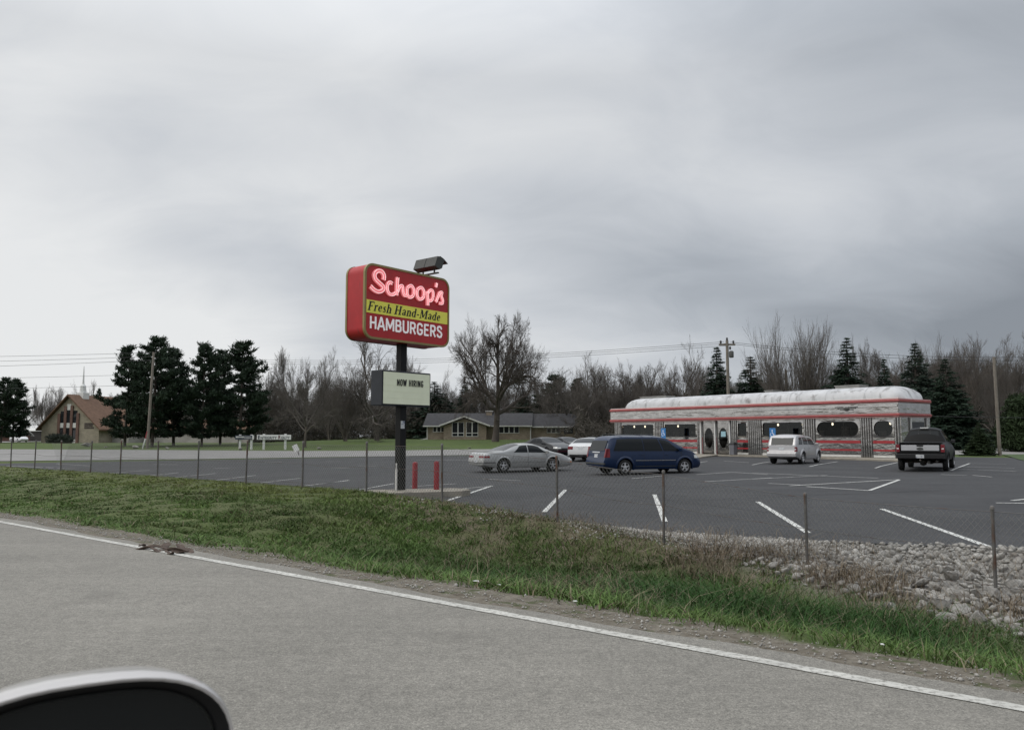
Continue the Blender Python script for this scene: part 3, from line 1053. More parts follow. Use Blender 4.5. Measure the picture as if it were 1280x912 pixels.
# ------------------------------------------------------------------ grass, rocks, gravel on the bank
def grass_blades():
    rng = np.random.default_rng(11)
    S_, D_, W = [], [], []
    for s0, s1, n in ((-3, 4, 80000), (4, 10, 110000), (10, 18, 150000), (18, 30, 120000), (30, 60, 60000)):
        S_.append(rng.uniform(s0, s1, n))
        D_.append(rng.uniform(6.05, 13.2, n))
        W.append(np.full(n, .0042 + .00030 * max(0, (s0 + s1) / 2)))
    s, d, wd_ = np.concatenate(S_), np.concatenate(D_), np.concatenate(W)
    # where it grows: thin at the shoulder, none on rock or gravel
    lob = .5 + .25 * np.sin(s * 1.7 + d * 1.3) + .25 * np.sin(s * .63 - d * 2.1 + 2)
    rock = sstep(d - .37 * s + .9 * (lob - .5), 9.5, 10.3) * (1 - sstep(s, 5.5, 7.5))
    grav = sstep(d + .5 * (lob - .5), 12.0, 12.6) * (1 - sstep(s, 12.8, 14.2))
    prob = sstep(d + .4 * (lob - .5), 6.0, 6.6) * (1 - rock) * (1 - grav) * (1 - .35 * sstep(lob, .6, .95))
    prob *= np.where(d > 11.2 + .5 * (s > 14) + 1.2 * (s > 14), np.where(s > 13, .8, .65 * (s < 13)), 1.0)
    keep = rng.uniform(0, 1, len(s)) < prob
    s, d, wd_, lob = s[keep], d[keep], wd_[keep], lob[keep]
    n = len(s)
    ditch = np.exp(-((d - 8.7) / 1.3) ** 2) * (1 - sstep(s, 7, 13))
    fringe = 1 - sstep(d, 6.6, 7.2)
    rich = np.exp(-((s - 3.8) / 2.3) ** 2 - ((d - 9.5) / .85) ** 2)
    clump = .5 + .5 * np.sin(s * 3.1 + 2 * np.sin(d * 2.3)) * np.sin(d * 3.7 + 1.7 * np.sin(s * 1.9))
    h = rng.gamma(4, .25, n) * (.026 + .014 * sstep(d, 9.3, 10.3) * sstep(s, 5, 7) * (1 - sstep(s, 12, 14)) * (.4 + lob) + .12 * rich + .07 * ditch + .04 * fringe * (1 - sstep(s, 5, 11)) + .026 * clump * (1 - .6 * sstep(s, 14, 20)))
    X, Y = XY(s, d)
    Z = bank_z(s, d)
    th = rng.uniform(0, 2 * np.pi, n)
    lean = rng.normal(0, .75, (n, 2)) * h[:, None]
    sd = np.stack([np.cos(th), np.sin(th)], -1) * wd_[:, None]
    base = np.stack([X, Y, Z - .02], -1)
    a = base.copy()
    a[:, :2] -= sd
    b = base.copy()
    b[:, :2] += sd
    mid = base.copy()
    mid[:, :2] += lean * .4
    mid[:, 2] += h * .6
    tip = base.copy()
    tip[:, :2] += lean * 1.2
    tip[:, 2] += h
    m1, m2 = mid.copy(), mid.copy()
    m1[:, :2] -= sd * .8
    m2[:, :2] += sd * .8
    V = np.stack([a, b, m2, m1, tip], 1).reshape(-1, 3)
    o = np.arange(n)[:, None] * 5
    T = np.concatenate([o + np.array([[0, 1, 2]]), o + np.array([[0, 2, 3]]), o + np.array([[3, 2, 4]])])
    u = rng.uniform(0, 1, n)[:, None]
    green = (1 - u) * np.array([.046, .084, .018]) + u * np.array([.112, .172, .044])
    green = green * (.62 + .6 * (.5 + .5 * np.sin(s * .9 + 1.5 * np.sin(d * 1.1)) * np.sin(d * 1.7 + s * .35)))[:, None]
    lush = np.array([.030, .074, .016]) * (.7 + .7 * u)
    yel = np.array([.150, .168, .046]) * (.7 + .6 * u)
    dryc = (1 - u) * np.array([.13, .105, .065]) + u * np.array([.23, .195, .13])
    c = green + (lush - green) * np.clip(ditch + rich, 0, 1)[:, None]
    ylf = np.clip(sstep(d, 9.5, 11.2) * sstep(s, 11, 16) * .62 + .15 * (lob > .75), 0, 1)[:, None]
    c = c + (yel - c) * ylf
    dp = .05 + .18 * sstep(d, 10.6, 11.6) * (1 - sstep(s, 11, 13)) + .10 * (lob < .2) + .38 * (d > 11.5) * (s < 13) + .55 * np.exp(-(((s - 6.0) / .7) ** 2 + ((d - 8.6) / .6) ** 2)) + .10 * fringe
    c = c + (np.array([.10, .165, .045]) * (.7 + .6 * u) - c) * (fringe * .75)[:, None]
    isd = (rng.uniform(0, 1, n) < dp)[:, None]
    c = np.where(isd, dryc, c)
    C = np.repeat(np.concatenate([c, np.ones((n, 1))], 1), 5, 0)
    me = np_mesh('grass', V, T, M['blade'], col=C)
    tag(link('grass', me), kind='stuff')


grass_blades()


def dry_weeds():
    rng = np.random.default_rng(21)
    pts = []
    while len(pts) < 8500:
        s, d = rng.uniform(-2, 9.5), rng.uniform(8.6, 13.2)
        e = d - .37 * s
        f = .9 * (s < 6) * math.exp(-((e - 10.05) / .5) ** 2) + 1.2 * math.exp(-(((s - 6.0) / .8) ** 2 + ((d - 8.6) / .7) ** 2)) + .10 + .7 * math.exp(-(((s - 5.2) / 1.2) ** 2 + ((d - 11.4) / .7) ** 2))
        f *= .15 + .85 * (math.sin(s * 2.9 + 2 * math.sin(d * 2.1)) > -.1)
        if rng.uniform() < f:
            pts.append((s, d))
    p = np.array(pts)
    n = len(p)
    X, Y = XY(p[:, 0], p[:, 1])
    Z = bank_z(p[:, 0], p[:, 1])
    h = rng.uniform(.06, .36, n)
    ln = rng.normal(0, .55, (n, 2)) * h[:, None]
    th = rng.uniform(0, 6.28, n)
    sd = np.stack([np.cos(th), np.sin(th), 0 * th], -1) * .0035
    b = np.stack([X, Y, Z - .02], -1)
    m = b + np.concatenate([ln * .35, (h * .6)[:, None]], 1)
    t = b + np.concatenate([ln, (h * rng.uniform(.5, 1, n))[:, None]], 1)
    V = np.stack([b - sd, b + sd, m - sd, m + sd, t - sd * .5, t + sd * .5], 1).reshape(-1, 3)
    o = np.arange(n)[:, None] * 6
    T = np.concatenate([o + np.array([[0, 1, 3]]), o + np.array([[0, 3, 2]]), o + np.array([[2, 3, 5]]), o + np.array([[2, 5, 4]])])
    u = rng.uniform(0, 1, (n, 1))
    c = (1 - u) * np.array([.10, .075, .055]) + u * np.array([.24, .195, .135])
    me = np_mesh('dry_weeds', V, T, M['blade'], col=np.repeat(np.concatenate([c, np.ones((n, 1))], 1), 6, 0))
    tag(link('dry_weeds', me), kind='stuff')


dry_weeds()


def rock_mesh(seed, sub=2):
    bm = bmesh.new()
    bmesh.ops.create_icosphere(bm, subdivisions=sub, radius=1)
    rg = random.Random(seed)
    pl = [(Vector((rg.gauss(0, 1), rg.gauss(0, 1), rg.gauss(0, 1))).normalized(), rg.uniform(.36, .74)) for _ in range(8)]
    sc = Vector((rg.uniform(.9, 1.25), rg.uniform(.75, 1.0), rg.uniform(.6, .85)))
    for v in bm.verts:
        for n, k in pl:
            e = v.co.dot(n) - k
            if e > 0:
                v.co -= n * e * .99
        v.co = Vector((v.co.x * sc.x, v.co.y * sc.y, v.co.z * sc.z)) + Vector((rg.gauss(0, .02), rg.gauss(0, .02), rg.gauss(0, .02)))
    me = bpy.data.meshes.new('rock')
    bm.to_mesh(me)
    bm.free()
    me.materials.append(M['rock'])
    return me


def rocks():
    rng = np.random.default_rng(7)
    cell, placed = {}, []
    tries = 0
    while len(placed) < 2300 and tries < 60000:
        tries += 1
        s = rng.uniform(-4.5, 8.6)
        d = rng.uniform(9.6, lotd(s) + .12)
        e = d - .37 * s
        if e < 10.0 + rng.uniform(-.5, .5) or (s > 4.8 and rng.uniform() < (s - 4.8) / 2.4):
            continue
        big = np.clip((6.0 - s) / 6, .10, 1) * np.clip((lotd(s) + .6 - d) / 2.8, .22, 1)
        if math.sin(s * 1.9 + 2 * math.sin(d * 1.3)) * math.sin(d * 2.3 + s) > .42 and rng.uniform() < .8:
            continue
        r = (.036 + .082 * big) * rng.choice([.55, .8, 1.0, 1.25, 1.5])
        k = (int(s / .35), int(d / .35))
        ok = True
        for a in (-1, 0, 1):
            for b in (-1, 0, 1):
                for q in cell.get((k[0] + a, k[1] + b), ()):
                    if (q[0] - s) ** 2 + (q[1] - d) ** 2 < ((q[2] + r) * .74) ** 2:
                        ok = False
        if ok:
            cell.setdefault(k, []).append((s, d, r))
            placed.append((s, d, r))
    var = [rock_mesh(40 + i) for i in range(10)]
    placed.sort(key=lambda q: -q[2] / math.hypot(*XY(q[0], q[1])))
    VV, TT, off = [], [], 0
    for i, (s, d, r) in enumerate(placed):
        X, Y = XY(s, d)
        z = float(bank_z(s, d)) + r * .38
        rot = (rng.uniform(-.5, .5), rng.uniform(-.5, .5), rng.uniform(0, 6.28))
        me = var[i % 10]
        if i < 300:
            o = link('rock', me, None, (X, Y, z))
            o.rotation_euler = rot
            o.scale = (r, r, r)
            tag(o, 'rough grey limestone rock in the rubble bank below the parking lot edge', 'rock', 'loose rocks of the rubble bank by the fence')
        else:
            mt = Matrix.Translation((X, Y, z)) @ Matrix.Rotation(rot[2], 4, 'Z') @ Matrix.Rotation(rot[0], 4, 'X') @ Matrix.Diagonal((r, r, r, 1))
            co = np.empty(len(me.vertices) * 3, np.float32)
            me.vertices.foreach_get('co', co)
            co = co.reshape(-1, 3) @ np.array(mt.to_3x3()).T + np.array(mt.translation)
            tv = np.empty(len(me.polygons) * 3, np.int32)
            me.loops.foreach_get('vertex_index', tv)
            VV.append(co)
            TT.append(tv.reshape(-1, 3) + off)
            off += len(co)
    tag(link('rubble', np_mesh('rubble', np.concatenate(VV), np.concatenate(TT), M['rock'])), kind='stuff')
    # fine gravel along the edge of the lot
    n = 19000
    s = rng.uniform(4.5, 14.2, n)
    d = lotd(s) + .12 - rng.gamma(1.9, .42, n)
    ok = (d > 11.5 + .3 * np.sin(s * 3)) & (rng.uniform(0, 1, n) < 1 - .8 * sstep(s, 11.5, 14.2))
    s, d = s[ok], d[ok]
    s2 = rng.uniform(-3, 22, 4200)
    d2 = 5.6 + rng.gamma(2.2, .16, 4200)
    s, d = np.concatenate([s, s2]), np.concatenate([d, d2])
    n = len(s)
    X, Y = XY(s, d)
    Z = bank_z(s, d)
    r = np.where(d > 9, rng.uniform(.010, .032, n), rng.gamma(2, .0028, n) + .002)
    octv = np.array([[1, 0, 0], [-1, 0, 0], [0, 1, 0], [0, -1, 0], [0, 0, 1], [0, 0, -1]], float)
    octf = np.array([[0, 2, 4], [2, 1, 4], [1, 3, 4], [3, 0, 4], [2, 0, 5], [1, 2, 5], [3, 1, 5], [0, 3, 5]])
    V = octv[None] * rng.uniform(.6, 1.3, (n, 6, 1)) * r[:, None, None]
    th = rng.uniform(0, 6.28, n)
    cs, sn = np.cos(th)[:, None], np.sin(th)[:, None]
    V = np.stack([V[..., 0] * cs - V[..., 1] * sn, V[..., 0] * sn + V[..., 1] * cs, V[..., 2] * .8], -1) + np.stack([X, Y, Z + .006], -1)[:, None]
    F = (octf[None] + (np.arange(n) * 6)[:, None, None]).reshape(-1, 3)
    # crumbs and small stones on the dirt shoulder
    tag(link('gravel', np_mesh('gravel', V.reshape(-1, 3), F, M['gravel'])), kind='stuff')


rocks()

# scraps on the road edge and litter on the shoulder
DEB = pbr('torn bark and rubber', (.075, .052, .04), .9, var=.5, scale=9)
rr = random.Random(12)
scr = [(178, 684, .30, .05), (190, 686, .42, .07), (200, 689, .3, .06), (208, 684, .25, .08), (216, 688, .5, .07), (224, 690, .32, .1), (232, 688, .4, .07), (226, 686, .28, .06), (212, 691, .35, .05), (238, 689, .22, .08)]
for px, py, L, W_ in scr:
    p = on_z(px, py, .004)
    mb = MB()
    k = 7
    up, dn = [], []
    for i in range(k):
        t = i / (k - 1)
        hw = W_ * math.sin(math.pi * (.12 + .76 * t)) * rr.uniform(.7, 1.2)
        up.append((L * (t - .5), hw + rr.uniform(-.02, .02)))
        dn.append((L * (t - .5), -hw + rr.uniform(-.02, .02)))
    mb.prism(up + dn[::-1], lambda u, v, w_: (u, v * .7, w_ + .05 * math.sin(u * 11 + px)), .0, .022)
    o = mb.build('road_scrap', DEB, None, bevel=.005)
    o.scale = (1.1, 1.0, .55)
    o.location = p + Vector((0, 0, .012))
    o.rotation_euler = (rr.uniform(-.1, .1), rr.uniform(-.1, .1), math.atan2(RD[1], RD[0]) + rr.uniform(-.7, .7))
    tag(o, 'dark torn scrap lying across the white edge line of the highway', 'road debris', 'scraps on the road edge')
LIT = pbr('white paper litter', (.68, .68, .66), .7)
for px, py, L, lab in ((595, 727, .14, 'small white paper scrap on the shoulder, left of the other litter'), (624, 731, .07, 'tiny white paper scrap on the shoulder, between two larger scraps'), (719, 752, .10, 'small white paper scrap on the shoulder farthest right'), (1103, 806, .08, 'small white paper scrap at the grass edge near the rocks')):
    p = on_z(px, py, -.03)
    mb = MB()
    mb.prism([(-L / 2, -L * .22), (L * .1, -L * .3), (L / 2, -L * .1), (L * .35, L * .25), (-L * .3, L * .3)], lambda u, v, w_: (u, v, w_ + .25 * abs(u)), .0, .008)
    o = mb.build('paper_litter', LIT)
    o.scale = (.65, .65, .65)
    o.location = p
    o.rotation_euler = (.1, .12, rr.uniform(0, 3))
    tag(o, lab, 'litter')

# ------------------------------------------------------------------ the diner
DC = Vector((24.5, 50.5, 0))
DLEN = 25.85
DO = DC + Vector((-.595, .804, 0)) * DLEN
DZ0 = .12
dn = thing('diner', (DO.x, DO.y, DZ0), math.atan2(-.804, .595), 'long stainless steel diner with red stripes and rounded white roof', 'restaurant')
xa, ya = Vector((.595, -.804, 0)), Vector((.804, .595, 0))


def DX(px, y=0.0, py=540):
    d = Vector(ray(px, py))
    pl = DO + ya * y
    t = pl.dot(ya) / d.dot(ya)
    return (d * t - DO).dot(xa)


S_WALL = steel('stainless wall panels', (.42, .405, .39), .11, fscale=(1.6, 1.6, 3.2), wob=.30)
S_FLUTE = steel('fluted stainless', (.52, .51, .50), .10, fscale=(1, 1, 2.2), wob=.12)
S_FASC = steel('stainless fascia', (.50, .485, .47), .09, fscale=(.6, 1, 2.4), wob=.40)
D_RED = pbr('diner red enamel', (.33, .028, .034), .35, var=.12, scale=2)
D_PINK = pbr('faded red trim', (.45, .24, .23), .5, var=.15, scale=2)
DOME = pbr('white roof coating', (.48, .48, .485), .42, var=.16, scale=1.1, bump=.08, bscale=6, stain=((.17, .16, .155), (1.9, 1.9, .6), .52, .70))
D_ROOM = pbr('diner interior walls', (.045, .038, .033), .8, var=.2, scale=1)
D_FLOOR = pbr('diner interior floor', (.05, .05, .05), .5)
D_BOOTH = pbr('red booth vinyl', (.08, .014, .014), .4)
D_GLASS = glassy('diner window glass', .7, .9)
BULB = pbr('lit bulb', (1, .9, .7), .3, em=(1, .86, .62), ems=3.5)
D_BLUE = pbr('blue sign face', (.045, .20, .48), .4)
DD = 3.7          # depth of the front car
WT = .16          # wall thickness
zs, zt = 1.32, 2.42    # window sill and head above the floor
ztop = 2.66

wins = [(DX(777.5), DX(818), .12), (DX(830.5), DX(871), .12), (DX(922), DX(934.5), .03), (DX(953), DX(1004.5), .16), (DX(1020.5), DX(1075), .50), (DX(1091.5), DX(1117.5), .46)]
dr = (DX(876.5), DX(914))
# shell: floor, back wall, ends, ceiling, front piers
sh = MB()
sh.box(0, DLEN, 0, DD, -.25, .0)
sh.box(0, DLEN, DD - WT, DD, .002, ztop + .3)
sh.box(0, WT, WT + .002, DD - WT - .002, .002, ztop + .3)
sh.box(DLEN - WT, DLEN, WT + .002, DD - WT - .002, .002, ztop + .3)
cuts = sorted([(a, b) for a, b, _ in wins] + [dr])
x = 0
for a, b in cuts + [(DLEN, DLEN)]:
    if a - x > .01:
        sh.box(x, a, 0, WT, .002, ztop + .3)
    x = b
for a, b, r in wins:
    sh.box(a, b, 0, WT, .002, zs)
    sh.box(a, b, 0, WT, zt, ztop + .3)
sh.box(dr[0], dr[1], 0, WT, 2.5, ztop + .3)
sh.build('wall', S_WALL, dn)
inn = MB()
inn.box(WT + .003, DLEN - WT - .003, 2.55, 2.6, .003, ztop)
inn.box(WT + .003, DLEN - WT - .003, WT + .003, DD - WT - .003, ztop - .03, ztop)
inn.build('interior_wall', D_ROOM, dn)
bo = MB()
x = 1.0
while x < DLEN - 1:
    if not dr[0] - .6 < x < dr[1] + .4:
        bo.box(x, x + .12, .5, 1.6, .0, 1.35)
        bo.box(x - .4, x + .5, .5, 1.6, .0, .45)
    x += 1.55
fit = MB()
rf_ = random.Random(17)
x = .8
while x < DLEN - 1.2:
    w_ = rf_.uniform(.3, 1.1)
    z_ = rf_.uniform(.9, 1.6)
    fit.box(x, x + w_, 2.45, 2.545, z_, z_ + rf_.uniform(.2, .7))
    x += w_ + rf_.uniform(.4, 1.4)
fit.box(3, DLEN - 4, 2.0, 2.4, .003, 1.0)
fit.build('counter', pbr('pale counter fittings', (.22, .20, .18), .5, var=.5, scale=1.3), dn)
bo.build('booth', D_BOOTH, dn, bevel=.03)
# window frames, panes, lamps
for i, (a, b, r) in enumerate(wins):
    o_ = []
    inr = rrect(a + .07, b - .07, zs + .06, zt - .06, max(r, .02), 8)
    cx, cz = (a + b) / 2, (zs + zt) / 2
    for u, v in inr:
        k = min(((b - a) / 2 + .03) / max(abs(u - cx), 1e-5), ((zt - zs) / 2 + .03) / max(abs(v - cz), 1e-5))
        o_.append((cx + (u - cx) * k, cz + (v - cz) * k))
    n_ = len(inr)
    fr = MB()
    vv = [(u, -.03, v) for u, v in o_] + [(u, -.05, v) for u, v in inr] + [(u, .06, v) for u, v in inr] + [(u, .0, v) for u, v in o_]
    ff = [(q * n_ + k, q * n_ + (k + 1) % n_, ((q + 1) % 4) * n_ + (k + 1) % n_, ((q + 1) % 4) * n_ + k) for q in range(4) for k in range(n_)]
    fr.add(vv, ff)
    wn = fr.build('window', S_FASC, dn, smooth=30)
    MB().prism(inr, lambda u, v, w_: (u, w_, v), .02, .028).build('pane', D_GLASS, wn)
    if b - a > 2:
        MB().box(a + (b - a) * .62, a + (b - a) * .62 + .04, .03, .06, zs + .06, zt - .06).build('mullion', M['dark_grey'], wn)
    if b - a > 1.3:
        for k in range(3 if i == 0 else 2 if b - a > 2 else 1):
            xx = a + (b - a) * (((k + .6) / 3) if i == 0 else (.24 + .6 * k if b - a > 2 else .55))
            lm = MB()
            lm.lathe([(.02, 2.30), (.05, 2.27), (.068, 2.21), (.05, 2.15), (.02, 2.12)], 10, lambda p, q, h, xx=xx: (xx + p, .75 + q, h))
            l_ = lm.build('pendant_lamp', BULB, dn, smooth=60)
            MB().tube([(xx, .75, 2.3), (xx, .75, 2.63)], .012, 5).build('cord', M['cable'], l_)
    # panel under the window with two red bands
    pn = MB()
    for z0, z1, m in ((.02, .16, 0), (.17, .37, 1), (.53, .68, 1), (.70, .74, 1), (.92, 1.10, 2), (1.12, 1.24, 1)):
        pn.box(a - .02, b + .02, -.028 if m == 2 or m == 0 else -.018, -.001, z0, z1, m)
    pn.box(a - .02, b + .02, -.03, -.001, .42, .53, 2)
    pn.build('lower_panel', [M['white_trim'], S_WALL, D_RED], dn)
    if i in (1,):
        MB().box(b + .03, b + .15, -.035, -.001, .02, 1.25).build('corner_strip', D_RED, dn)
# fluted pilasters between the openings
gaps = []
x = 0.02
for a, b in cuts + [(DLEN - .02, DLEN)]:
    if a - x > .3:
        gaps.append((x + .05, a - .05))
    x = b
for a, b in gaps:
    p = MB()
    n_ = max(2, int((b - a) / .16))
    wd_ = (b - a) / n_
    for k in range(n_):
        cx = a + wd_ * (k + .5)
        p.prism([(cx + wd_ * .46 * math.cos(q), -wd_ * .62 * math.sin(q)) for q in [R(t) for t in range(0, 181, 30)]], lambda u, v, w_: (u, v - .002, w_), .03, ztop - .02)
    p.build('pilaster', S_FLUTE, dn, smooth=60)
# doors
dm = (dr[0] + dr[1]) / 2
for x in (dr[0] + .05, dm, dr[1] - .05):
    MB().box(x - .05, x + .05, -.16, .10, -.02, ztop - .02).build('door_post', M['white_paint'], dn)
MB().box(dr[0] + .11, dr[1] - .11, .02, .12, 2.36, 2.5).build('door_header', S_WALL, dn)
for k, (a, b) in enumerate(((dr[0] + .14, dm - .08), (dm + .08, dr[1] - .14))):
    cx, cz = (a + b) / 2, 1.25
    rx, rz_ = (b - a) * .34, .78
    inr = [(cx + rx * math.cos(t), cz + rz_ * math.sin(t)) for t in np.linspace(0, 2 * math.pi, 32, endpoint=False)]
    o_ = []
    for u, v in inr:
        q = min(((b - a) / 2) / max(abs(u - cx), 1e-5), (1.17) / max(abs(v - cz), 1e-5))
        o_.append((cx + (u - cx) * q, min(2.36, max(.01, cz + (v - cz) * q))))
    n_ = 32
    dd_ = MB()
    dd_.add([(u, .0, v) for u, v in o_] + [(u, -.01, v) for u, v in inr] + [(u, .05, v) for u, v in inr] + [(u, .05, v) for u, v in o_],
            [(q * n_ + t, q * n_ + (t + 1) % n_, ((q + 1) % 4) * n_ + (t + 1) % n_, ((q + 1) % 4) * n_ + t) for q in range(4) for t in range(n_)])
    do = dd_.build('door', S_WALL, dn, smooth=30)
    MB().prism(inr, lambda u, v, w_: (u, w_, v), .02, .027).build('pane', D_GLASS, do)
    MB().tube([(a + .08 if k else b - .08, -.07, .95), (a + .08 if k else b - .08, -.07, 1.3)], .016, 6).build('handle', M['chrome'], do)
    rs = MB()
    rs.box(a - .05, a - .005, -.02, .04, .0, 1.3)
    rs.box(b + .005, b + .05, -.02, .04, .0, 1.3)
    rs.build('red_edge', D_RED, do)
    if k == 1:
        MB().box(cx - .22, cx + .22, .008, .018, 1.35, 1.75).build('notice', pbr('pale blue notice', (.32, .52, .60), .5), do)
# fascia with two red bands wrapping round three sides
OV = .36
xj = DX(918, -OV, 515)
for nm, z0, z1, o0, mat_ in (('red_band', 2.66, 2.78, .06, D_RED), ('fascia', 2.84, 3.50, .0, S_FASC), ('band_trim', 2.78, 2.84, .03, D_PINK), ('red_band', 3.56, 3.67, .06, D_RED), ('parapet_cap', 3.67, 3.76, .03, D_PINK), ('band_trim', 3.50, 3.56, .03, D_PINK), ('band_trim', 2.58, 2.66, .02, D_PINK)):
    f = MB()
    for a, b, ex in ((-.15, xj, 0.0), (xj + .002, DLEN + .1, .07)):
        f.box(a - (o0 if a < 0 else 0), b + (o0 if b > DLEN else 0), -OV - ex - o0, DD - .05 + o0 - ex * .1, z0 + ex * .01, z1 - ex * .01)
    f.build(nm, mat_, dn, bevel=.02)
tb = MB()
for z in (2.72, 3.615):
    tb.tube([(-.2, -OV - .075, z), (xj - .02, -OV - .075, z)], .018, 5)
    tb.tube([(xj + .02, -OV - .15, z), (DLEN + .18, -OV - .15, z), (DLEN + .18, DD - .1, z)], .018, 5)
tb.build('neon_tube', pbr('neon tubing unlit', (.5, .12, .11), .3), dn)
fas = MB()
for x0, x1, z0, z1 in ((xj + .4, DLEN + .05, 3.22, 3.36), (xj + .4, DLEN + .05, 2.92, 2.97), (.0, xj - .2, 3.12, 3.15)):
    fas.prism([(-.0, z0), (-.05, z0 + .03), (-.05, z1 - .03), (0, z1)], lambda u, v, w_: (w_, u - OV - (.071 if x0 > 1 else .001), v), x0, x1)
fas.build('bright_rib', steel('polished rib', (.62, .61, .60), .18, fscale=(.3, 1, 1), wob=.08), dn)
# winged emblem over the rounded window
ex, ez = DX(1058, -OV - .1, 510), 3.17
em = MB()
for sg_ in (-1, 1):
    for k in range(3):
        em.box(ex + sg_ * .12 if sg_ > 0 else ex - .8 + .18 * k, ex + .8 - .18 * k if sg_ > 0 else ex - .22, -OV - .15, -OV - .075, ez + .10 - .09 * k, ez + .15 - .09 * k)
em.lathe([(.16, -.04), (.16, .06), (.10, .10)], 16, lambda x, y, h: (ex + x, -OV - .08 - h, ez + y * .9))
em.build('emblem', M['dark_grey'], dn, smooth=40)
# rounded white roof
NX = 90
prof = []
xr0, xr1 = .7, DLEN + .05
P = []
for i in range(NX + 1):
    t = i / NX
    x = xr0 + (xr1 - xr0) * (.5 - .5 * math.cos(math.pi * t) if t in (0, 1) else t)
    e = max(0.0, 1.35 - min(x - xr0, xr1 - x)) / 1.35
    k = math.sqrt(max(0.0, 1 - e * e))
    row = []
    for j in range(23):
        a = math.pi * j / 22
        yy = 1.85 - 1.78 * math.copysign(abs(math.cos(a)) ** .7, math.cos(a)) * (.55 + .45 * k)
        row.append((x, yy, 3.74 + .92 * k * math.sin(a) ** .75 * (1 + .003 * math.sin(x * 2.1 + j))))
    P.append(row)
# ends rounded in plan
MB().grid(P).build('roof', DOME, dn, smooth=60, fix=False)
sm = MB()
for k in range(1, 9):
    x = xr0 + (xr1 - xr0) * k / 9 + .3
    P = []
    for xx in (x, x + .035):
        P.append([(xx, 1.85 - 1.79 * math.copysign(abs(math.cos(math.pi * j / 22)) ** .7, math.cos(math.pi * j / 22)), 3.745 + .935 * math.sin(math.pi * j / 22) ** .75) for j in range(23)])
    sm.grid(P)
sm.build('roof_seam', pbr('grey roof seam', (.40, .40, .41), .7, var=.3, scale=3), dn, fix=False)
gu = MB()
gu.box(-.12, DLEN + .06, -.32, .05, 3.762, 3.80)
gu.build('gutter', M['white_trim'], dn)
# roof units behind the roof ridge
GREYU = pbr('roof unit grey', (.27, .265, .25), .7, var=.15, scale=2)
for px0, px1, hh in ((806, 838, .12), (962, 972, .10), (1050, 1080, .16)):
    a, b = DX(px0, 2.6, 490), DX(px1, 2.6, 490)
    u_ = MB()
    u_.box(a, b, 2.0, 3.1, 4.3, 4.70 + hh)
    u_.box(a - .05, b + .05, 1.95, 3.15, 4.70 + hh, 4.75 + hh)
    u_.build('roof_unit', GREYU, dn)
# glass end porch
for y in (1.1, 3.2):
    MB().box(DLEN + .03, DLEN + .11, y - .04, y + .04, -.1, 2.56).build('porch_post', M['white_trim'], dn)
MB().box(DLEN + .005, DLEN + .02, 1.3, 2.9, .6, 2.3).build('end_window', M['car_glass'], dn)

# sidewalk round the diner
e = [on_z(*q, .0) for q in ((838, 576), (868, 574.3), (880, 572), (897, 569.9), (960, 571.4), (1040, 574), (1124, 576.9), (1150, 578.2))]
bk = [DO + xa * t + ya * .1 for t in (4, DX(868), DX(880), DX(897), DX(960), DX(1040), DX(1118), DLEN + 1.2)]
bk[0] = DO + xa * 4.5 + ya * .1
P0, P1 = [], []
mb = MB()
mb.grid([[(a.x, a.y, -.3), (a.x, a.y, .09), ((a.x * .97 + b.x * .03), (a.y * .97 + b.y * .03), .113), (b.x, b.y, .117)] for a, b in zip(e, bk)])
tag(mb.build('sidewalk', M['concrete'], None, smooth=30, fix=False), kind='structure')

# bin by the doors
bp = DO + xa * (DX(916.5, -.8, 562)) - ya * .8
bn = thing('trash_bin', (bp.x, bp.y, .115), math.atan2(-.804, .595), 'grey trash bin with a dark lid next to the diner doors', 'bin')
MB().lathe([(.27, 0), (.29, .04), (.30, .72), (.29, .75)], 4, lambda x, y, h: ((x + y) * .71, (y - x) * .71, h)).build('body', pbr('grey bin', (.15, .15, .165), .6, var=.2), bn, bevel=.03)
MB().lathe([(.33, .752), (.33, .82), (.2, .93)], 4, lambda x, y, h: ((x + y) * .71, (y - x) * .71, h)).build('lid', M['black_plastic'], bn, bevel=.02)
# blue parking signs in front of the windows
for px, y_, w_, h_, zc_, lab in ((829.5, -1.35, .50, .85, 1.62, 'blue accessible parking sign between the two windows left of the diner doors'), (966, -1.35, .50, .78, 1.58, 'blue accessible parking sign before the window behind the silver wagon')):
    x = DX(px, y_, 545)
    p = DO + xa * x + ya * y_
    ps = thing('parking_sign', (p.x, p.y, .1), math.atan2(-.804, .595), lab, 'parking sign', 'blue parking signs by the diner')
    MB().box(-.03, .03, -.02, .02, 0, zc_ + h_ / 2).build('post', M['galv'], ps)
    MB().box(-w_ / 2, w_ / 2, -.035, -.022, zc_ - h_ / 2, zc_ + h_ / 2).build('panel', D_BLUE, ps, bevel=.004)
    sy = MB()
    sy.lathe([(.045, -.002), (.045, .003)], 10, lambda a, b, h: (a - .02, -.038 - h, zc_ + .22 + b))
    sy.tube([(-.02, -.04, zc_ + .16), (-.01, -.04, zc_), (.1, -.04, zc_), (.14, -.04, zc_ - .14)], .02, 5)
    sy.tube([(-.04 + .13 * math.cos(t), -.04, zc_ - .06 + .13 * math.sin(t)) for t in np.linspace(2.2, 6.0, 12)], .014, 5)
    sy.build('symbol', M['white_letter'], ps)
# ------------------------------------------------------------------ vehicles
def interp(tab, x):
    return float(np.interp(x, [t[0] for t in tab], [t[1] for t in tab]))


def sm_interp(tab, x, wd_=.10):
    """piecewise linear, softened over a short distance"""
    return sum(interp(tab, x + wd_ * k) * wgt for k, wgt in ((-1, .25), (0, .5), (1, .25)))


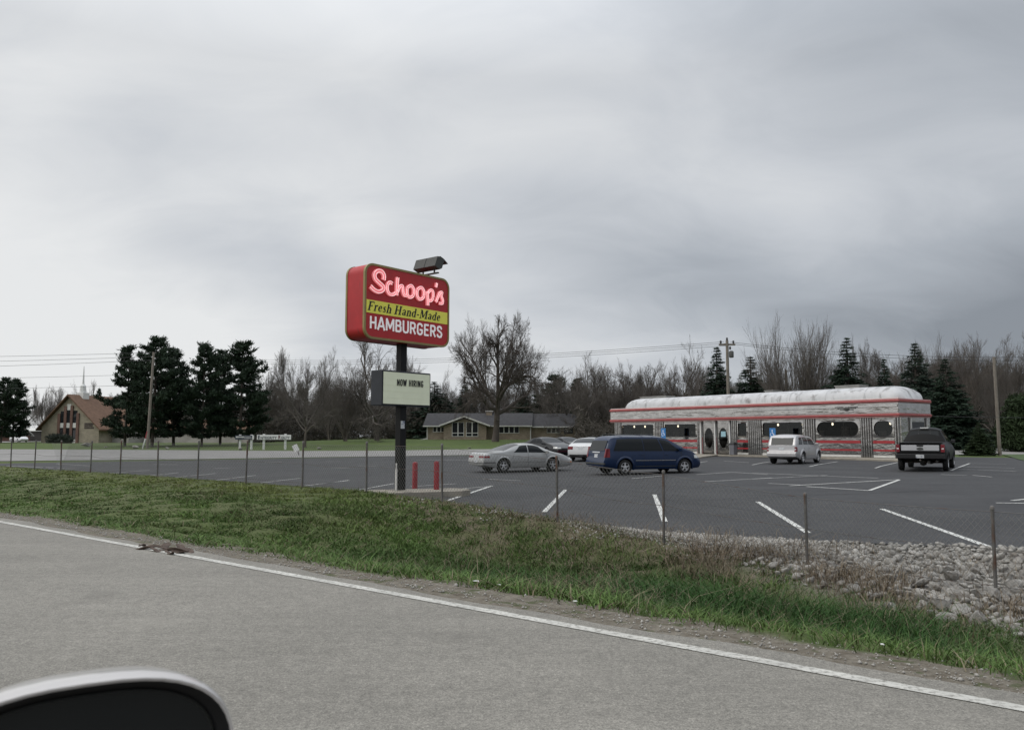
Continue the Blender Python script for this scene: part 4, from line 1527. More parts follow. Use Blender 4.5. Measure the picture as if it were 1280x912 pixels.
def car_paint(name, col, metal=.0, rough=.35, coat=.7):
    return pbr(name, col, rough, metal=metal, var=.05, scale=1.5, coat=coat, spec=.35, stain=((.09, .085, .075), (1.6, 1.6, 5), .72, .98))


class Car:
    """body lofted from a side profile; x forward from the rear bumper, y to the left, z up"""
    def __init__(s, L, W, top, belt, low, wheels, R_, paint, name, label, cat, loc, rz, tumble=.30, crown=.10, lean_r=None, lean_f=None, soft=.10, group=None, flare=0.0, sh=.955):
        s.L, s.W, s.top, s.belt, s.low, s.wheels, s.R, s.tumble, s.crown, s.soft = L, W, top, belt, low, wheels, R_, tumble, crown, soft
        s.lean_r = lean_r or [(.2, .10), (.4, .0), (.65, .0), (.95, .07), (1.2, .12)]
        s.lean_f = lean_f or [(.2, .12), (.4, .0), (.6, .0), (.8, .10), (1.0, .2)]
        s.paint = paint
        s.sh = sh
        s.root = thing(name, loc, rz, label, cat, group)
        s.body(flare)

    def w(s, x):
        a = max(0.0, 1 - x / .55)
        b = max(0.0, 1 - (s.L - x) / .75)
        return s.W / 2 * (1 - .11 * a * a - .17 * b * b)

    def zt(s, x):
        return sm_interp(s.top, x, s.soft)

    def zb(s, x):
        return min(sm_interp(s.belt, x), s.zt(x) - .012)

    def zl(s, x):
        return interp(s.low, x)

    def zr(s, x):
        zb = s.zb(x)
        return zb + (s.zt(x) - zb) * .88

    def wr(s, x):
        return s.w(x) * s.sh - s.tumble * (s.zr(x) - s.zb(x)) - .02

    def side(s, x, z):
        zb, zl, w = s.zb(x), s.zl(x), s.w(x)
        if z >= zb:
            zr = s.zr(x)
            t = (z - zb) / max(zr - zb, 1e-4)
            return w * s.sh + (s.wr(x) - w * s.sh) * t + .03 * math.sin(math.pi * min(max(t, 0), 1)) * min(1, (zr - zb) / .3)
        t = (z - zl) / (zb - zl)
        return float(np.interp(t, [0, .14, .34, .56, .80, 1], [.93, .975, .995, 1.0, .985, s.sh])) * w

    def shift(s, x, z):
        d = 0
        if x < .6:
            d += interp(s.lean_r, z) * (1 - x / .6) ** 2
        if x > s.L - .7:
            d -= interp(s.lean_f, z) * (1 - (s.L - x) / .7) ** 2
        return d

    def section(s, x):
        zb, zl, w = s.zb(x), s.zl(x), s.w(x)
        pts = [(0, zl - .03), (w * .80, zl)]
        for t in (.03, .14, .34, .56, .80, .93):
            z = zl + (zb - zl) * t
            pts.append((s.side(x, z), z))
        zr, zt, wr = s.zr(x), s.zt(x), s.wr(x)
        for t in (0, .25, .5, .75, 1):
            z = zb + (zr - zb) * t
            pts.append((s.side(x, z + 1e-6), z))
        for u in (.06, .16, .34, .6, 1):
            pts.append((wr * (1 - u), zr + (zt - zr) * (1 - (1 - u) ** 2.6)))
        return [(x + s.shift(x, z), y, z) for y, z in pts]

    def body(s, flare):
        xs = sorted(set([0, .03, .08, .15, .25, .4, .55, .7, s.L - .03, s.L - .08, s.L - .16, s.L - .28, s.L - .45, s.L] + [round(float(q), 3) for q in np.linspace(.85, s.L - .6, 30)]))
        mb = MB()
        rows = []
        for x in xs:
            h = s.section(x)
            rows.append(h + [(a, -b, c) for a, b, c in h[-2:0:-1]])
        n = len(rows[0])
        P = [q for r_ in rows for q in r_]
        F = [(i * n + k, i * n + (k + 1) % n, (i + 1) * n + (k + 1) % n, (i + 1) * n + k) for i in range(len(rows) - 1) for k in range(n)]
        hN = len(s.section(1.0))
        for base in (0, (len(rows) - 1) * n):
            for k in range(hN - 1):
                a, b = base + k, base + k + 1
                c, d = base + (n - k - 1) % n, base + (n - k) % n
                if k == 0:
                    F.append((a, b, c))
                elif k == hN - 2:
                    F.append((a, b, d))
                else:
                    F.append((a, b, c, d))
        mb.add(P, F)
        o = mb.build('body', [s.paint, M['black_plastic']], s.root, smooth=38)
        cut = MB()
        for wx in s.wheels:
            for sg_ in (-1, 1):
                cut.lathe([(s.R + .06, 0), (s.R + .06, .36)], 28, lambda x, y, h: (wx + x, sg_ * (s.W / 2 + .06 - h), s.R + .01 + y), 1)
        co = cut.build('cutter', [s.paint, M['black_plastic']], s.root)
        md = o.modifiers.new('arch', 'BOOLEAN')
        md.operation = 'DIFFERENCE'
        md.object = co
        md.solver = 'EXACT'
        dg = bpy.context.evaluated_depsgraph_get()
        me = bpy.data.meshes.new_from_object(o.evaluated_get(dg))
        o.modifiers.clear()
        o.data = me
        me.polygons.foreach_set('use_smooth', [True] * len(me.polygons))
        me.set_sharp_from_angle(angle=R(38))
        bpy.data.objects.remove(co)
        s.bodyo = o
        for wx in s.wheels:
            for sg_ in (-1, 1):
                s.wheel(wx, sg_)
                ring = MB()
                R0 = s.R + .055
                P = []
                for k in range(21):
                    a = R(-18 + 216 * k / 20)
                    row = []
                    for rr_, yy in ((R0, -.03), (R0, .012 + flare), (R0 + .05 + flare * .6, .012 + flare), (R0 + .085 + flare, -.01)):
                        x = wx + rr_ * math.cos(a)
                        z = s.R + .01 + rr_ * math.sin(a)
                        row.append((x, sg_ * (s.side(x, max(z, s.zl(x) + .01)) + yy), max(z, s.zl(x) - .02)))
                    P.append(row)
                ring.grid(P)
                ring.build('fender_flare', s.paint if flare else M['black_plastic'] if False else s.paint, s.bodyo, smooth=50)

    spokes = 5
    rimmat = 'rim'
    rimfill = False

    def wheel(s, wx, sg_):
        y0 = sg_ * (s.W / 2 - .015)
        t = MB()
        Rr = s.R
        prof = [(Rr * .62, .12), (Rr * .63, .0), (Rr * .80, -.012), (Rr * .93, .0), (Rr, .035), (Rr, .18), (Rr * .93, .21), (Rr * .6, .2)]
        t.lathe(prof, 28, lambda x, y, h: (wx + x, y0 - sg_ * h, Rr + y))
        wo = t.build('wheel', M['rubber'], s.root, smooth=40)
        r_ = MB()
        ri = Rr * .64
        r_.lathe([(ri, .004), (ri * .93, .0), (ri * .88, .03), (ri * .85, .10)], 28, lambda x, y, h: (wx + x, y0 - sg_ * h, Rr + y), 0, False)
        n = s.spokes
        for k in range(n):
            a = 2 * math.pi * k / n + .3
            ca, sa = math.cos(a), math.sin(a)
            q = [(ri * .12, -ri * .17), (ri * .9, -ri * .13), (ri * .9, ri * .13), (ri * .12, ri * .17)]
            r_.prism(q, lambda u, v, w_: (wx + u * ca - v * sa, y0 - sg_ * w_, Rr + u * sa + v * ca), .010, .04)
        r_.lathe([(ri * .28, .045), (ri * .28, .004), (ri * .15, -.004)], 14, lambda x, y, h: (wx + x, y0 - sg_ * h, Rr + y))
        ro = r_.build('rim', M[s.rimmat], wo, smooth=35)
        d = MB()
        d.lathe([(ri * .84, .055), (ri * .84, .09)], 20, lambda x, y, h: (wx + x, y0 - sg_ * h, Rr + y))
        d.build('brake', M['black_plastic'] if not s.rimfill else M['rim'], wo)

    def rear_x(s, z):
        lo = interp(s.lean_r, z)
        if z > s.zr(0):
            for k in range(400):
                x = k * .005
                if s.zt(x) >= z + .01:
                    return max(lo * .3, x + s.shift(x, z))
        return lo

    def on_side(s, x, z, sg_, off):
        return (x + s.shift(x, z), sg_ * (s.side(x, z) + off), z)

    def side_window(s, x0lo, x0hi, x1lo, x1hi, name='side_window', lo=.035, hi=.05, mat_='car_glass', off=.005, top=1.0):
        for sg_ in (-1, 1):
            P = []
            for j in range(9):
                tau = j / 8
                row = []
                for i in range(11):
                    q = i / 10
                    x = (x0lo + (x0hi - x0lo) * tau) * (1 - q) + (x1lo + (x1hi - x1lo) * tau) * q
                    z0, z1 = s.zb(x) + lo, s.zb(x) + (s.zr(x) - hi - s.zb(x)) * top
                    z1 = max(z1, z0 + .004)
                    row.append(s.on_side(x, z0 + (z1 - z0) * tau, sg_, off))
                P.append(row)
            MB().grid(P).build(name, M[mat_] if isinstance(mat_, str) else mat_, s.root, smooth=60)

    def glass_top(s, x0, x1, name, inset=.05, mat_='car_glass', off=.006):
        P = []
        for i in range(9):
            x = x0 + (x1 - x0) * i / 8
            row = []
            e = .02
            slope = (s.zt(x + e) - s.zt(x - e)) / (2 * e)
            nl = math.hypot(1, slope)
            for j in range(13):
                u = 1 - abs(j / 6 - 1)
                y = (1 if j >= 6 else -1) * (s.wr(x) - inset) * (1 - u)
                u2 = 1 - abs(y) / max(s.wr(x), .01)
                z = s.zr(x) + (s.zt(x) - s.zr(x)) * (1 - (1 - u2) ** 2.6)
                row.append((x + s.shift(x, z) - slope / nl * off, y, z + off / nl))
            P.append(row)
        MB().grid(P).build(name, M[mat_], s.root, smooth=60)

    def side_patch(s, name, x0, x1, z0, z1, mat_, off=.008, sides=(-1, 1), par=None, n=6):
        for sg_ in sides:
            P = [[s.on_side(x0 + (x1 - x0) * i / n, z0 + (z1 - z0) * j / 3, sg_, off) for j in range(4)] for i in range(n + 1)]
            inner = [[s.on_side(x0 + (x1 - x0) * i / n, z0 + (z1 - z0) * j / 3, sg_, -.01) for j in range(4)] for i in range(n + 1)]
            ring = [P[i][0] for i in range(n + 1)] + [P[n][j] for j in range(1, 4)] + [P[i][3] for i in range(n - 1, -1, -1)] + [P[0][j] for j in (2, 1)]
            rin = [inner[i][0] for i in range(n + 1)] + [inner[n][j] for j in range(1, 4)] + [inner[i][3] for i in range(n - 1, -1, -1)] + [inner[0][j] for j in (2, 1)]
            mb = MB().grid(P)
            k = len(ring)
            mb.add(ring + rin, [(a, (a + 1) % k, k + (a + 1) % k, k + a) for a in range(k)])
            mb.build(name, M[mat_] if isinstance(mat_, str) else mat_, par or s.root, smooth=40)

    def rear_box(s, name, y0, y1, z0, z1, mat_, out=.012, par=None, both=False, bevel=.008, front=False):
        for k in ((1, -1) if both else (1,)):
            mb = MB()
            a, b = sorted((y0 * k, y1 * k))
            pts = []
            for z in (z0, z1):
                for y in (a, b):
                    if front:
                        x = s.L - interp(s.lean_f, z)
                        pts += [(x + out, y, z), (x - .07, y, z)]
                    else:
                        x = s.rear_x(z)
                        pts += [(x - out, y, z), (x + .07, y, z)]
            mb.add(pts, [(0, 1, 3, 2), (4, 6, 7, 5), (0, 4, 5, 1), (2, 3, 7, 6), (0, 2, 6, 4), (1, 5, 7, 3)])
            mb.build(name, M[mat_] if isinstance(mat_, str) else mat_, par or s.root, bevel=bevel)

    def mirrors(s, x, z, mat_=None):
        for sg_ in (-1, 1):
            y = s.side(x, z)
            mb = MB()
            mb.prism([(0, -.07), (.05, -.085), (.09, 0), (.05, .085), (0, .075)], lambda u, v, w_: (x + u, sg_ * (y + w_), z + .05 + v), .05, .22)
            mb.box(x + .02, x + .06, *sorted((sg_ * (y - .03), sg_ * (y + .06))), z, z + .05)
            mb.build('side_mirror', mat_ or s.paint, s.root, bevel=.012)

    def seam(s, x, z0, z1, slant=0.0):
        for sg_ in (-1, 1):
            P = [[s.on_side(x + slant * t + d, z0 + (z1 - z0) * t, sg_, .0025) for d in (-.006, .006)] for t in np.linspace(0, 1, 8)]
            MB().grid(P).build('door_seam', M['door_gap'], s.bodyo)

    def handle(s, x, z, mat_=None):
        s.side_patch('door_handle', x, x + .17, z, z + .035, mat_ or s.paint, .022, par=s.root, n=2)


def park(rear, front, base, toward=False):
    """where a car stands whose near-side wheels touch the lot at two points of the photograph"""
    a = on_lot(*rear)
    best = None
    for k in range(0, 3600):
        th = k * math.pi / 1800
        b = a + Vector((math.cos(th), math.sin(th), 0)) * base
        if (math.sin(th) < 0) != toward:
            continue
        e = (b.x / b.y) - (ray(front[0], front[1])[0] / ray(front[0], front[1])[1])
        if best is None or abs(e) < best[0]:
            best = (abs(e), th)
    return a, best[1]


def origin(a, th, xw, yw):
    """root of a car whose wheel at local (xw, yw) touches the lot at a"""
    c, s = math.cos(th), math.sin(th)
    x, y = a.x - (c * xw - s * yw), a.y - (s * xw + c * yw)
    mid = (x + c * 2.5, y + s * 2.5)
    return (x, y, (float(lot_z(x, y)) + float(lot_z(*mid))) / 2 + .006)


# silver sedan, side on
a, th = park((630, 590.8), (691.5, 588.6), 2.76)
SED_TOP = [(0, .86), (.1, .93), (.5, .985), (1.02, 1.02), (1.3, 1.13), (1.75, 1.31), (2.1, 1.395), (2.45, 1.41), (2.8, 1.39), (3.1, 1.29), (3.5, 1.10), (3.78, .985), (4.3, .87), (4.75, .73), (5.02, .60)]
SED_BELT = [(0, .84), (.5, .915), (1.0, .93), (3.4, .90), (3.9, .90), (4.4, .82), (5.02, .57)]
SED_LOW = [(0, .34), (.5, .24), (1.2, .20), (3.9, .20), (4.6, .22), (5.02, .28)]
c1 = Car(5.02, 1.86, SED_TOP, SED_BELT, SED_LOW, (1.05, 3.81), .325, car_paint('silver paint', (.42, .42, .41), .45), 'sedan',
         'rounded older silver sedan seen side-on between the bollards and the blue minivan', 'car', origin(a, th, 1.05, -.93), th)
c1.side_window(1.60, 1.95, 2.38, 2.36)
c1.side_window(2.43, 2.41, 3.52, 3.02)
c1.glass_top(1.06, 1.98, 'rear_window')
c1.glass_top(2.95, 3.74, 'windshield')
c1.mirrors(3.38, .90)
c1.rear_box('tail_light', .30, .80, .70, .80, 'tail_red', both=True)
c1.rear_box('license_plate', -.16, .16, .47, .60, 'plate', out=.006)
c1.side_patch('tail_light_corner', .02, .30, .70, .80, 'tail_red')
c1.side_patch('side_moulding', 1.45, 3.40, .48, .53, car_paint('silver moulding', (.37, .37, .36), .45), .012)
c1.side_patch('bumper_strip', .02, .62, .46, .50, 'black_plastic', .004)
c1.rear_box('bumper_strip', -.8, .8, .44, .47, 'black_plastic', out=.004)
c1.side_patch('headlight', 4.72, 4.96, .56, .66, 'lamp_clear', .004)
c1.side_patch('marker_lamp', 4.86, 4.97, .44, .49, 'amber', .004)
c1.seam(2.40, .28, .92, .0)
c1.seam(3.50, .28, .88, -.05)
c1.seam(1.55, .62, .92, .08)
c1.handle(1.75, .80)
c1.handle(2.55, .80)

# blue minivan
a, th = park((782, 593.6), (856.5, 590.6), 3.08)
VAN_TOP = [(0, 1.02), (.06, 1.12), (.16, 1.42), (.28, 1.66), (.45, 1.72), (1.2, 1.765), (2.8, 1.755), (3.15, 1.705), (3.45, 1.575), (3.9, 1.33), (4.28, 1.12), (4.6, 1.04), (4.88, .92), (5.04, .74)]
VAN_BELT = [(0, .98), (.4, 1.03), (3.6, 1.01), (4.3, 1.0), (4.7, .95), (5.04, .68)]
VAN_LOW = [(0, .36), (.5, .28), (1.3, .23), (4.1, .23), (4.6, .24), (5.04, .27)]
blue = car_paint('dark blue paint', (.003, .015, .052), .0, .3, .35)
c2 = Car(5.04, 1.98, VAN_TOP, VAN_BELT, VAN_LOW, (1.03, 4.11), .34, blue, 'minivan', 'dark blue minivan with tinted rear windows parked sideways in front of the diner', 'car', origin(a, th, 1.03, -.99), th,
         tumble=.24, lean_r=[(.2, .12), (.4, .0), (.62, .0), (.7, .06), (1.0, .10), (1.7, .18)], flare=.01)
c2.side_window(.46, .70, 2.0, 1.96, hi=.07)
c2.side_window(2.03, 1.99, 2.97, 2.77, hi=.07)
c2.side_window(3.03, 2.83, 4.06, 3.36, hi=.09)
c2.glass_top(3.20, 4.22, 'windshield')
c2.rear_box('rear_window', -.74, .74, 1.06, 1.52, 'car_glass', out=.010)
c2.mirrors(3.80, 1.06)
c2.rear_box('tail_light', .80, .92, .78, 1.16, 'tail_red', both=True, out=.02)
c2.side_patch('tail_light_corner', .02, .26, .78, 1.16, 'tail_red', .01)
c2.rear_box('license_plate', -.17, .17, .76, .92, 'plate', out=.006)
c2.rear_box('chrome_strip', -.36, .36, .97, 1.03, 'chrome', out=.025)
c2.rear_box('bumper_strip', -.9, .9, .46, .54, 'dark_grey', out=.012)
c2.side_patch('side_moulding', 1.55, 3.62, .62, .655, 'chrome', .012)
c2.side_patch('sill_strip', 1.55, 3.62, .36, .385, 'dark_grey', .006)
c2.side_patch('headlight', 4.66, 4.95, .72, .86, 'lamp_clear', .006)
c2.rear_box('front_grille', -.8, .8, .34, .6, 'black_plastic', out=.01, front=True)
c2.seam(2.0, .34, 1.04)
c2.seam(3.0, .34, 1.02)
c2.seam(3.86, .4, 1.0, .12)
c2.handle(1.80, .88)
c2.handle(3.06, .88)
rk = MB()
for sg_ in (-1, 1):
    rk.tube([(.7, sg_ * .60, 1.74), (.75, sg_ * .60, 1.80), (2.6, sg_ * .60, 1.80), (2.66, sg_ * .60, 1.74)], .018, 6)
for x in (1.1, 2.2):
    rk.tube([(x, -.6, 1.80), (x, .6, 1.80)], .018, 6)
rk.build('roof_rack', M['dark_grey'], c2.root, smooth=50)

# small silver wagon (tall rounded) at the diner
a, th = park((1004.5, 579.6), (1023.5, 576.4), 2.63)
th = min(max(th, R(52)), R(60))
WAG_TOP = [(0, .98), (.06, 1.10), (.16, 1.36), (.32, 1.55), (.8, 1.61), (1.8, 1.61), (2.5, 1.57), (2.8, 1.48), (3.25, 1.14), (3.5, 1.06), (4.0, 1.0), (4.3, .88), (4.48, .70)]
WAG_BELT = [(0, .96), (.4, 1.02), (3.2, 1.0), (3.6, .98), (4.1, .92), (4.48, .66)]
WAG_LOW = [(0, .38), (.5, .28), (1.2, .23), (3.6, .23), (4.0, .25), (4.48, .30)]
wsil = car_paint('pale silver paint', (.42, .41, .415), .35)
c3 = Car(4.48, 1.76, WAG_TOP, WAG_BELT, WAG_LOW, (.93, 3.56), .325, wsil, 'wagon', 'small tall silver wagon seen from behind parked nose-in at the diner', 'car', origin(a, th, .93, -.88), th,
         tumble=.24, lean_r=[(.2, .12), (.4, .0), (.6, .0), (.66, .06), (1.0, .10), (1.6, .20)], flare=.035)
c3.side_window(.36, .58, .98, 1.02, hi=.10)
c3.side_window(1.12, 1.14, 1.86, 1.82, hi=.10)
c3.side_window(1.96, 1.92, 3.02, 2.62, hi=.10)
c3.glass_top(2.66, 3.22, 'windshield')
c3.rear_box('rear_window', -.60, .60, 1.02, 1.42, 'car_glass', out=.010, bevel=.02)
c3.mirrors(2.95, 1.0)
c3.rear_box('tail_light', .70, .80, .84, .93, 'tail_red', both=True, out=.02)
c3.rear_box('tail_light', .70, .80, .68, .77, 'tail_red', both=True, out=.02)
c3.side_patch('tail_light_corner', .03, .14, .68, .93, 'tail_red', .008)
c3.rear_box('license_plate', -.15, .15, .76, .89, 'plate', out=.008)
c3.rear_box('bumper', -.80, .80, .40, .60, wsil, out=.04, bevel=.03)
c3.side_patch('headlight', 4.10, 4.36, .66, .82, 'lamp_clear', .006)
c3.seam(1.9, .34, 1.0)
c3.seam(3.0, .36, .98)
c3.handle(2.0, .84)
c3.handle(1.2, .84)

# black pickup
a, th = park((1186.5, 588.4), (1193.3, 581.2), 3.68)
TR_TOP = [(0, 1.24), (2.0, 1.25), (2.12, 1.30), (2.22, 1.62), (2.36, 1.88), (2.7, 1.94), (3.6, 1.94), (3.95, 1.84), (4.55, 1.36), (4.75, 1.26), (5.6, 1.16), (5.88, .98)]
TR_BELT = [(0, 1.22), (2.1, 1.23), (4.5, 1.24), (5.0, 1.16), (5.88, .94)]
TR_LOW = [(0, .60), (.6, .50), (1.6, .44), (4.6, .44), (5.2, .42), (5.88, .40)]
tblk = pbr('black pickup paint', (.004, .004, .0045), .4, spec=.14, var=.1)
c4 = Car(5.88, 2.0, TR_TOP, TR_BELT, TR_LOW, (1.22, 4.90), .40, tblk, 'pickup_truck', 'black pickup truck with a silver tailgate panel at the right end of the diner', 'truck', origin(a, th, 1.22, -1.0), th,
         tumble=.44, sh=.885, lean_r=[(.4, .10), (.6, .0), (.8, .0), (1.0, .02), (1.3, .03)], soft=.04, flare=.02)
c4.side_window(2.42, 2.50, 2.95, 2.95, hi=.06)
c4.side_window(3.02, 3.02, 4.45, 3.92, hi=.06)
c4.glass_top(3.98, 4.52, 'windshield')
rw = MB()
rw.add([(2.135, -.64, 1.36), (2.135, .64, 1.36), (2.28, .56, 1.76), (2.28, -.56, 1.76)], [(0, 1, 2, 3)])
rw.add([(2.40, -.64, 1.36), (2.40, .64, 1.36), (2.40, .56, 1.76), (2.40, -.56, 1.76)], [(0, 3, 2, 1)])
rwo = rw.build('rear_window', M['car_glass'], c4.root, fix=False)
for y in (-.24, .24):
    MB().add([(2.118, y - .012, 1.335), (2.118, y + .012, 1.335), (2.293, y + .012, 1.79), (2.293, y - .012, 1.79)], [(0, 1, 2, 3)]).build('mullion', M['black_plastic'], rwo, fix=False)
MB().box(2.30, 2.36, -.17, .17, 1.875, 1.925).build('brake_lamp', M['lamp_clear'], c4.root, bevel=.006)
MB().box(.04, 2.08, -.86, .86, 1.245, 1.262).build('bed_cover', M['black_plastic'], c4.root, bevel=.005)
c4.rear_box('tailgate_panel', -.74, .74, .90, 1.14, pbr('silver tailgate', (.42, .42, .43), .3, metal=.4, var=.06), out=.014)
c4.rear_box('tailgate_handle', -.13, .13, 1.07, 1.15, 'black_plastic', out=.024)
em = MB()
em.lathe([(.085, 0), (.085, .01), (.06, .014)], 16, lambda x, y, h: (-.016 - h, x * 1.6, .985 + y * .65))
em.build('oval_badge', M['dark_grey'], c4.root)
c4.rear_box('tail_light', .80, .95, .84, 1.17, 'tail_red', both=True, out=.02)
c4.rear_box('reversing_lamp', .83, .92, .96, 1.02, 'lamp_clear', both=True, out=.026)
c4.rear_box('bumper', -.95, .95, .56, .76, 'black_plastic', out=.12, bevel=.02)
c4.rear_box('license_plate', -.16, .16, .58, .73, 'plate', out=.128)
c4.mirrors(4.30, 1.24, M['black_plastic'])
und = MB()
und.tube([(.2, -.3, .40), (1.2, -.3, .36), (5.0, -.3, .36)], .07, 6).tube([(1.22, -.85, .40), (1.22, .85, .40)], .07, 6)
und.lathe([(.15, -.12), (.2, 0), (.15, .12)], 10, lambda x, y, h: (1.22 + x, h, .40 + y))
und.tube([(-.12, 0, .50), (.3, 0, .50)], .035, 6).tube([(.1, -.62, .45), (1.6, -.62, .45)], .045, 8)
und.build('underbody', M['galv'], c4.root, smooth=50)
c4.seam(3.0, .55, 1.22)
c4.seam(4.5, .55, 1.20)
c4.handle(3.1, 1.0, M['chrome'])

# white sedan seen from behind
a = on_lot(716, 576)
th = R(70)
WH_TOP = [(0, .93), (.08, 1.0), (.5, 1.07), (.75, 1.10), (1.2, 1.27), (1.75, 1.43), (2.2, 1.47), (2.7, 1.45), (3.1, 1.34), (3.7, 1.05), (4.2, .95), (4.6, .80), (4.83, .64)]
WH_BELT = [(0, .91), (.5, .98), (3.4, .95), (3.9, .92), (4.4, .82), (4.83, .60)]
wht = car_paint('white paint car', (.60, .60, .60), .0)
c5 = Car(4.83, 1.82, WH_TOP, WH_BELT, SED_LOW, (1.02, 3.80), .32, wht, 'sedan', 'white sedan seen from behind between the silver sedan and the blue minivan', 'car', origin(a, th, 1.02, .78), th)
c5.side_window(1.42, 1.80, 2.28, 2.26)
c5.side_window(2.33, 2.31, 3.45, 2.95)
c5.glass_top(.84, 1.72, 'rear_window')
c5.glass_top(2.9, 3.68, 'windshield')
c5.rear_box('tail_light', .50, .82, .74, .92, 'tail_red', both=True, out=.02)
c5.side_patch('tail_light_corner', .02, .30, .78, .90, 'tail_red')
c5.rear_box('license_plate', -.16, .16, .72, .86, 'plate', out=.008)
c5.rear_box('chrome_strip', -.28, .28, .88, .92, 'chrome', out=.018)
c5.rear_box('bumper_strip', -.72, .72, .32, .42, 'black_plastic', out=.006)
c5.mirrors(3.35, .95)
c5.side_patch('headlight', 4.5, 4.74, .60, .72, 'lamp_clear', .004)

# dark sedans behind, noses to the right
def dark_sedan(a, th, paint, label):
    c = Car(4.95, 1.84, [(t[0] * .985, t[1] + .03) for t in SED_TOP], [(t[0] * .985, t[1] + .02) for t in SED_BELT], SED_LOW, (1.05, 3.78), .32, paint, 'sedan', label, 'car', origin(a, th, 1.05, -.92), th)
    c.side_window(1.62, 1.95, 2.36, 2.34)
    c.side_window(2.41, 2.39, 3.46, 2.98)
    c.glass_top(1.06, 1.95, 'rear_window')
    c.glass_top(2.90, 3.68, 'windshield')
    c.mirrors(3.34, .92)
    c.side_patch('headlight', 4.52, 4.86, .60, .71, 'lamp_clear', .006)
    c.rear_box('headlight', .50, .78, .58, .68, 'lamp_clear', both=True, out=.02, front=True)
    c.rear_box('front_grille', -.42, .42, .46, .60, 'black_plastic', out=.015, front=True)
    c.rear_box('bumper', -.78, .78, .34, .46, pbr('maroon bumper', (.06, .01, .018), .4), out=.02, front=True)
    c.side_patch('tail_light_corner', .03, .3, .70, .82, 'tail_red')
    c.seam(2.38, .28, .92)
    c.seam(3.46, .28, .88, -.05)
    return c


a, th = park((656, 570.5), (684.5, 571), 2.73, True)
dark_sedan(on_lot(656, 569.5), th, car_paint('charcoal paint', (.012, .0125, .014), .0, .45), 'charcoal sedan with clear headlights facing right behind the silver sedan')
a2 = on_lot(677, 568)
dark_sedan(Vector((a2.x + .6, a2.y + 3.6, 0)), th, car_paint('black car paint', (.010, .010, .012)), 'black sedan half hidden behind the charcoal sedan, beside the white sedan')
a3 = at(723, 560, 83)
c8 = dark_sedan(Vector((a3.x, a3.y, 0)), R(-8), car_paint('dark green grey paint', (.020, .024, .026), .2), 'dark car farthest back, in line with the left end of the diner')
c8.root.location.z = gz(a3.x, a3.y) + .05
# white car in the churchyard, far left
p = at(17, 549.5, 168)
p.z = gz(p.x, p.y) + .06
c9 = Car(4.83, 1.82, WH_TOP, WH_BELT, SED_LOW, (1.02, 3.80), .32, wht, 'sedan', 'distant white sedan parked left of the church', 'car', p, R(-35))
c9.side_window(1.42, 1.80, 2.28, 2.26)
c9.side_window(2.33, 2.31, 3.45, 2.95)
c9.glass_top(2.9, 3.68, 'windshield')
# ------------------------------------------------------------------ houses and church
def wall_mat(name, c1, c2, mortar, scale):
    m = bpy.data.materials.new(name)
    m.use_nodes = True
    t = NT(m.node_tree)
    co = t.n('ShaderNodeTexCoord').outputs['Object']
    sp = t.n('ShaderNodeSeparateXYZ', {0: co})
    v = t.n('ShaderNodeCombineXYZ', {0: t.m('ADD', sp.outputs[0], sp.outputs[1]), 1: sp.outputs[2], 2: 0.0}).outputs[0]
    br = t.n('ShaderNodeTexBrick', {'Vector': v, 'Color1': (*c1, 1), 'Color2': (*c2, 1), 'Mortar': (*mortar, 1), 'Scale': scale, 'Mortar Size': .015, 'Bias': 0.0})
    c = br.outputs[0]
    g = t.rng(t.noise(co, .9, 5, .6), .3, .7, .78, 1.2)
    c = t.mix(1.0, c, t.n('ShaderNodeCombineColor', {0: g, 1: g, 2: g}).outputs[0], 'MULTIPLY')
    b = t.n('ShaderNodeBsdfPrincipled', {'Base Color': c, 'Roughness': .9})
    t.n('ShaderNodeOutputMaterial', {0: b.outputs[0]})
    return m


B_TAN = wall_mat('tan brick', (.26, .205, .15), (.33, .27, .20), (.31, .27, .22), 2.2)
B_BEIGE = wall_mat('beige brick', (.27, .235, .175), (.33, .285, .215), (.30, .27, .22), 2.0)
B_RED = wall_mat('red brown brick', (.13, .07, .055), (.17, .09, .07), (.16, .12, .1), 2.2)
SHING = pbr('dark shingles', (.042, .041, .044), .95, var=.3, scale=2.5)
SHING_BR = pbr('brown shingles', (.145, .085, .055), .95, var=.25, scale=2.0)
DARKWIN = pbr('dark house glass', (.02, .022, .025), .08, spec=.6)
PALE = pbr('pale wall', (.33, .31, .285), .9, var=.15, scale=.8)

HY = 128.0
hb = at(626, 549, HY)
hz = gz(hb.x, HY) - .1
ho = thing('ranch_house', (hb.x, HY, hz), R(-3), 'low tan brick ranch house with a dark roof and a glazed front gable', 'house')


def hx(px):
    return (px - 626) * HY / 1000 * 1.002


def hzz(py):
    return at(626, py, HY).z - hz


zE, zRg = hzz(532), hzz(516.5)
x0, x1 = hx(534), hx(720)
xs_ = hx(663)
wl = MB()
wl.box(x0, xs_, 0, 7.5, -.6, zE)
wl.box(xs_ + .002, x1, .9, 7.2, -.6, zE - .15)
wl.build('wall', B_TAN, ho)
rf = MB()
rf.prism([(-.7, zE - .12), (3.8, zRg), (8.2, zE - .12), (8.2, zE - .0), (3.8, zRg + .16), (-.7, zE + .02)], lambda u, v, w_: (w_, u, v), x0 - .6, xs_ + .3)
rf.prism([(.2, zE - .25), (4.0, zRg - .1), (7.9, zE - .25), (7.9, zE - .1), (4.0, zRg + .06), (.2, zE - .1)], lambda u, v, w_: (w_, u, v), xs_ + .302, x1 + .5)
rfo = rf.build('roof', SHING, ho)
fa = MB()
fa.box(x0 - .62, xs_ + .3, -.74, -.70, zE - .14, zE + .04)
fa.box(xs_ + .3, x1 + .52, .16, .2, zE - .27, zE - .08)
